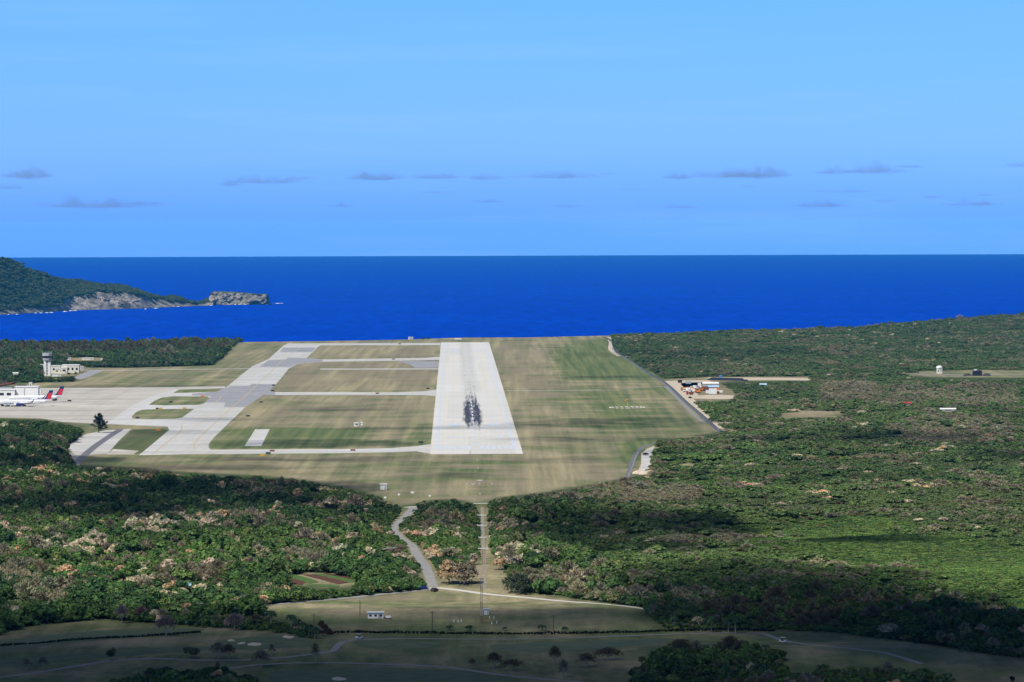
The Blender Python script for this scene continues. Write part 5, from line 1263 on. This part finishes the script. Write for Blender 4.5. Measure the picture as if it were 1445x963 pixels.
for (px_, yt, yb, wb, lb, lg) in ((680,727.5,745,4.6,'first lattice light tower in the lane, farthest from the camera','galv'),(680.3,742,760,4.8,'second lattice light tower in the approach lane','galv'),(681,759,778,3.8,'third lattice light tower in the approach lane','galv'),
        (682,774.5,796,4.6,'nearest lattice light tower in the approach lane','rust'),(678,711,713.5,7.6,'wide white light bar on red legs at the head of the lane','red'),(677.2,697.5,699,1.2,'single approach light just above the head of the lane','galv'),
        (677.3,678.5,680,3.0,'short light bar above the wide row of approach lights','galv'),(658.4,683.5,685,1.1,'leftmost lamp of the wide row of approach lights','galv'),(667.5,683.3,684.8,2.0,'double lamp, second in the wide row of approach lights','galv'),
        (676.8,683.3,684.8,1.1,'centre lamp of the wide row of approach lights','galv'),(694.6,683.5,684.8,1.2,'rightmost lamp of the wide row of approach lights','galv'),(674.7,661.3,662.6,1.1,'single approach light between row and runway','galv'),
        (673.6,650.2,651.6,1.2,'single approach light closest to the runway end','galv')):
    light_tower(px_, yt, yb, wb, lb, lg)
strip('track', [(680.5,716),(681,735),(682,760),(683,790),(684,832)], 1.7, .06, M['track_soil'])
for (a_, b_, lb) in ((640.5,878,'left white marker post of three in the field'),(646.5,878.5,'middle white marker post of three in the field'),(651,878,'right white marker post of three in the field'),(691,873,'white marker post right of the mast, first'),(697,873,'white marker post right of the mast, second'),
                     (694,881,'low white marker right of the mast foot'),(701,880,'low white marker farthest right of the mast foot')):
    p = gp(a_, b_); bm = B(); box(bm, 0, 0, 0, .35, .35, .75, taper=.8); box(bm, 0, 0, .76, .5, .5, .12); o = obj('marker_post', bm, M['white']); o.location = p; tag(o, lb, 'marker post', 'white marker posts around the mast')
for (a_, b_, w_, lb) in ((582,696.5,1.8,'white box on the grass right of the equipment hut'),(563,699.5,1.2,'small pale box beside the track above the bush'),(543.5,703.8,1.4,'small white box at the edge of the bush'),(606.5,701.2,1.2,'small pale box right of the brown earth patch'),
                         (594.5,718.3,1.4,'white sign box at the top end of the winding lane'),(575.5,744,1.4,'pale box on the verge of the winding lane')):
    p = gp(a_, b_); t = thing('electrical_box', lb, 'electrical box', p); bm = B(); box(bm, 0, 0, .1, w_, .9, 1.0); obj('cabinet', bm, M['white'], t); bm = B(); box(bm, 0, 0, 1.1, w_ + .15, 1.05, .1); obj('lid', bm, M['galv'], t)
def sign(px, py, mat, label, w=3.2, hh=1.1):
    p = gp(px, py, 0); t = thing('airfield_sign', label, 'sign', p, 0, 'airfield guidance signs')
    bm = B(); box(bm, 0, 0, .3, w, .25, hh); obj('panel', bm, M[mat], t); bm = B(); [box(bm, x, 0, 0, .12, .12, .3) for x in (-w*.35, w*.35)]; obj('leg', bm, M['dark'], t)
for (a_, b_, m_, lb) in ((241,568.6,'dark','dark sign board on the middle grass island'),(194,591,'dark','dark sign board at the left tip of the lower grass island'),(222.5,578,'dark','dark sign board on the upper edge of the lower island'),(226.5,578,'ochre','yellow sign board on the upper edge of the lower island'),
        (260.5,577.5,'ochre','yellow sign board at the right end of the lower island'),(286,560.5,'orange','orange sign board at the right end of the middle island'),(370.5,644.3,'ochre','yellow sign board on the grass below the near taxiway link'),(378.5,641.3,'dark','small dark sign board at the near taxiway link edge'),
        (386,545,'dark','dark sign board on the infield beside the asphalt crossing, upper'),(385,553,'dark','dark sign board on the infield beside the asphalt crossing, lower'),(368.5,569,'dark','dark sign board on the infield below the crossing'),(350,588.5,'dark','dark sign board beside the main taxiway'),
        (594,625.8,'dark','dark sign board on the infield near the runway corner'),(384,638,'rust','rusty red sign board on the near taxiway link, left'),(498,637,'rust','rusty red sign board on the near taxiway link, right'),(532.5,556.5,'rust','rusty sign board on the middle taxiway link'),
        (555,508,'rust','rusty sign board on the second taxiway link'),(564,486.4,'rust','rusty sign board on the farthest taxiway link'),(223.5,608.5,'orange','orange marker board on the dark grass by the old pad'),(604,549.5,'dark','dark sign board at the corner of runway and middle link'),(98,567,'dark','dark trolley like board alone on the apron')):
    sign(a_, b_, m_, lb)
# glide slope mast with red/white dish frame
p = gp(510, 602.5, 0); t = thing('glide_slope_mast', 'red and white mast with white antenna boxes on the infield', 'mast', p)
for k in range(4): bm = B(); lattice(bm, 0, 0, k * 1.7, k * 1.7 + 1.68, .6, 2); obj('mast_section', bm, M['red' if k % 2 else 'white'], t)
for z_ in (1.2, 2.6): bm = B(); box(bm, .3, -.5, z_, 1.6, .4, .9); obj('antenna', bm, M['white'], t)
# wind cone and its circle
p0 = gp(885, 575.2, 0); t = thing('segmented_circle', 'dashed white ground circle around the wind cone', 'ground marker', p0)
for k in range(20):
    a_ = 2 * PI * k / 20; bm = B(); box(bm, 0, 0, 0, 2.6, 1.0, .25, taper=.8); o = obj('segment', bm, M['white'], t); o.location = (14.3 * math.cos(a_), 14.3 * math.sin(a_), 0); o.rotation_euler = (0, 0, a_ + PI/2)
bm = B(); box(bm, 0, -16, 0, 3.5, 2.0, .3); obj('pointer', bm, M['white'], t)
p = gp(885.5, 573.5, 0); t = thing('windsock', 'orange wind cone on a pole inside the dashed white circle', 'windsock', p)
bm = B(); tube(bm, (0, 0, 0), (0, 0, 5.4), .12, .08); obj('post', bm, M['galv'], t); bm = B(); tube(bm, (0, 0, 5.2), (-2.4, -.2, 4.4), .55, .3, 12, False); obj('cone', bm, M['orange'], t)
p = gp(646.5, 479.2, 0); bm = B(); box(bm, 0, 0, 0, 9, 1.2, 1.0); box(bm, 0, -.3, 1.0, 8, .3, .3); o = obj('light_bar', bm, M['white']); o.location = p; tag(o, 'low white light bar beyond the far runway end', 'light bar')
def fence(pts, hh, label, sp=6.0):
    P = [tuple(gp(a, b)[:2]) for a, b in pts]; P = resample(P, sp); c = P[0]; cz = float(land(*c)); t = thing('fence', label, 'fence', (c[0], c[1], cz))
    bm = B()
    for x, y in P: tube(bm, (x - c[0], y - c[1], float(land(x, y)) - cz), (x - c[0], y - c[1], float(land(x, y)) - cz + hh), .05, .05, 5)
    obj('post', bm, M['galv'], t)['kind'] = 'stuff'
    bm = B()
    for z_ in (.5, 1.1, 1.7, hh - .1):
        for (x, y), (x2, y2) in zip(P, P[1:]): tube(bm, (x - c[0], y - c[1], float(land(x, y)) - cz + z_), (x2 - c[0], y2 - c[1], float(land(x2, y2)) - cz + z_), .02, .02, 3, False)
    obj('wire', bm, M['dark'], t)
fence([(862,482),(864,490),(868,498),(878,504),(891,512),(903,521),(916,530),(930,537),(943,547),(963,566),(983,583),(1001,599),(1015,611)], 2.4, 'wire perimeter fence along the dark asphalt road')
fence([(887,674),(892,663),(896,651),(901,641),(908,634)], 2.4, 'wire fence between the curving grey road and the concrete pad')
# fallen trunks
p = gp(549, 790, None)
for k, (dx, dy, a_, l_) in enumerate(((0, 0, .5, 6), (1.5, 1, -.6, 5), (-1, 2, .2, 4.5))):
    bm = B(); tube(bm, (-l_/2, 0, 4.6), (l_/2, .4, 5.4), .22, .1, 7); tube(bm, (0, 0, 5.0), (1.2, 1.2, 5.9), .12, .05, 5); o = obj('dead_trunk', bm, M['palebark']); o.location = (p.x + dx, p.y + dy, p.z); o.rotation_euler = (0, 0, a_)
    tag(o, ['longest bleached dead trunk lying over the bush', 'middle bleached dead trunk crossing the longest one', 'shortest bleached dead trunk on the bush'][k], 'dead trunk')

# ------------------------------------------------------------------ clouds
def vol(name, c, dens, aniso=0.0):
    m_ = bpy.data.materials.new(name); m_.use_nodes = True; t = m_.node_tree; t.nodes.clear(); o_ = t.nodes.new('ShaderNodeOutputMaterial'); v = t.nodes.new('ShaderNodeVolumePrincipled')
    v.inputs['Color'].default_value = (*c, 1); v.inputs['Density'].default_value = dens; v.inputs['Anisotropy'].default_value = aniso; t.links.new(v.outputs[0], o_.inputs['Volume']); m_.cycles.homogeneous_volume = True; return m_
def cloud_mesh(name, rx, ry, ht, seed, mat, base=.25, rough=1.0, edge=.35):
    nr, na = 14, 48; V = [(0, 0, 0)]; top = []; bot = []; bm = B()
    ct = None
    def H(a, q):
        x, y = math.cos(a) * q, math.sin(a) * q
        n_ = mnoise.fractal(Vector((x * rx / ht * .45 / rough + seed * 3.1, y * ry / ht * .45 / rough, seed)), 1, 2, 4)
        return max(.02, (1 - q ** 2.2)) ** .6 * (.55 + 1.0 * n_)
    def E(a): return 1 + edge * mnoise.fractal(Vector((math.cos(a) * 1.7 + seed, math.sin(a) * 1.7, seed * .7)), 1, 2, 4)
    c1 = bm.verts.new((0, 0, max(.2, H(0, 0)) * ht)); c0 = bm.verts.new((0, 0, -base * ht)); T_ = []; B_ = []
    for i in range(1, nr + 1):
        q = i / nr; rt = []; rb = []
        for k in range(na):
            a = 2 * PI * k / na; e_ = E(a); x, y = math.cos(a) * q * rx * e_, math.sin(a) * q * ry * e_
            if i == nr: v = bm.verts.new((x, y, 0)); rt.append(v); rb.append(v)
            else: rt.append(bm.verts.new((x, y, max(.06, H(a, q)) * ht))); rb.append(bm.verts.new((x, y, -base * ht * (1 - q * q) * (.7 + .5 * mnoise.noise(Vector((x, y, 0)) * (2 / ht))) - .01)))
        T_.append(rt); B_.append(rb)
    for k in range(na):
        k2 = (k + 1) % na; bm.faces.new((c1, T_[0][k], T_[0][k2])); bm.faces.new((c0, B_[0][k2], B_[0][k]))
        for i in range(nr - 1):
            bm.faces.new((T_[i][k], T_[i+1][k], T_[i+1][k2], T_[i][k2]))
            bm.faces.new((B_[i][k], B_[i][k2], B_[i+1][k2], B_[i+1][k]))
    return obj(name, bm, mat, smooth=True)
mcl = vol('distant_cloud', (0.38, 0.62, 1.0), 0.0018)
HC = [(39,249,62,13,'puffy small cloud low over the headland at the far left'),(12,266,34,6,'thin cloud at the left edge below the puffy one'),(145,291,120,12,'long faint cloud low above the headland'),(205,288,46,4,'wisp at the right end of the long faint cloud'),(382,257,64,9,'dark flat cloud left of the picture middle'),(323,261,30,7,'short cloud just left of the dark flat one'),
      (425,252,36,3,'thin wisp right of the dark flat cloud'),(540,252,56,10,'wedge shaped cloud left of the runway line'),(618,251,50,7,'flat cloud directly above the runway line'),(683,252,46,7,'flat cloud just right of the runway line'),(791,250,84,8,'long low cloud right of the runway line'),(855,246,20,3,'tiny wisp right of the long low cloud'),
      (480,291,38,5,'faint low cloud over the left sea'),(1018,249,90,10,'left half of the largest dark cloud bank'),(1072,248,62,15,'peaked right half of the largest dark cloud bank'),(955,251,36,8,'ragged small cloud left of the largest bank'),(1232,242,76,12,'dark elongated cloud over the right sea'),(1175,244,46,8,'lower left companion of the dark elongated cloud'),(1280,236,34,4,'thin tip at the right of the dark elongated cloud'),
      (1190,271,82,6,'thin flat cloud below the elongated one'),(1155,291,84,8,'faint grey cloud low over the right sea'),(1372,289,62,8,'faint cloud low at the right'),(1315,279,46,3,'thin streak left of the faint right cloud'),(895,268,40,3,'thin streak over the middle right sea'),(690,285,40,4,'faint streak right of the runway line'),(800,292,40,4,'faint low streak below the long cloud'),
      (1435,234,28,5,'small cloud cut by the right edge'),(965,293,40,5,'faint low cloud left of the peaked bank'),(618,272,50,3,'faint streak above the runway line'),(1245,284,36,3,'tiny streak between the right clouds'),(1055,264,24,3,'tiny streak below the largest bank'),(1390,276,24,2.5,'smallest wisp at the right')]
for i, (a_, b_, w_, hh_, lb) in enumerate(HC):
    el = (315 - b_ - (a_ - 722) * .0033) / F; d = 30000.
    for _ in range(40): d = d * .5 + .5 * (math.sqrt(max(1, (el * RE) ** 2 + 2 * RE * (830 - 216))) - el * RE)
    P = at(a_, b_, d); sc_ = d / F
    o = cloud_mesh('cloud', w_ * sc_ * .62, (120 + 9 * hh_) * (1.0 if b_ < 262 else .55), hh_ * sc_ * 1.3, 1 + i * .73, mcl, .34, .42, .85); o.location = P; tag(o, lb, 'cloud', 'clouds low over the sea')
# fair-weather clouds above the land whose shadows lie on it
mcs = vol('cloud_body', (0.95, 0.96, 0.97), 0.065)
def shade_cloud(px, py, wpx, hpx, alt=750, th=60, seed=0, mat=None, edge=.3):
    g = gp(px, py, 0); y0 = gp(px, py + hpx / 2, 0).y; y1 = gp(px, py - hpx / 2, 0).y; g.y = (y0 + y1) / 2; g.x = (px - W0/2) / F * g.y
    rx = wpx / ppm(g.y) / 2; ry = (y1 - y0) / 2
    c = g + SUN_DIR * (alt / SUN_DIR.z); th = th * (.38 if (py < 680 and hpx < 21) else 1)
    o = cloud_mesh('clouds', rx, ry, th, seed + .37, mat or mcs, .3, 1.5, edge); o.location = c; tag(o, 'white fair weather cloud drifting above the plain', kind='stuff')
for i, a_ in enumerate(((900,757,340,62,750,32),(190,712,560,60,760,19),(470,690,160,22,780,20),(1120,850,560,105,740,90),(1330,905,420,90,760,80),(642,671,120,9,800,20),(790,868,460,40,760,20),(250,660,500,10,790,22),(480,578,190,7,800,22),(860,597,330,17,790,25),(700,603,180,9,800,18),(840,620,320,8,800,26),(440,626,330,13,790,30),
                        (430,648,340,9,790,30),(1225,762,260,13,770,30),(1230,620,420,20,790,34),(1420,645,160,16,790,34),(860,532,260,4,800,26),(300,592,160,7,800,18),(960,640,180,14,800,18),(560,605,200,6,800,20),(230,610,180,10,800,16),(1000,500,500,9,800,14),(200,545,330,5,800,14),(770,650,200,10,800,16),(60,655,220,22,790,18))):
    shade_cloud(*a_[:4], a_[4], a_[5], 3 + i * 1.31)
# the big cloud over the golf course and the camera's side
g = Vector((0, 700, 0)); c = g + SUN_DIR * (800 / SUN_DIR.z); o = cloud_mesh('clouds', 1700, 1010, 62, 91.2, mcs, .3, 2.5, .10); o.location = c; tag(o, 'broad grey cloud above the golf course', kind='stuff')

# ------------------------------------------------------------------ haze
bm = B(); zb = SEA0 - 61000 ** 2 / (2 * RE) - 1; box(bm, 0, 0, zb, 122000, 122000, HAZE_TOP - zb)
o = obj('haze', bm, vol('air', (0.075, 0.53, 1.0), HAZE_D)); o['kind'] = 'stuff'; o['label'] = 'thin blue sea haze'
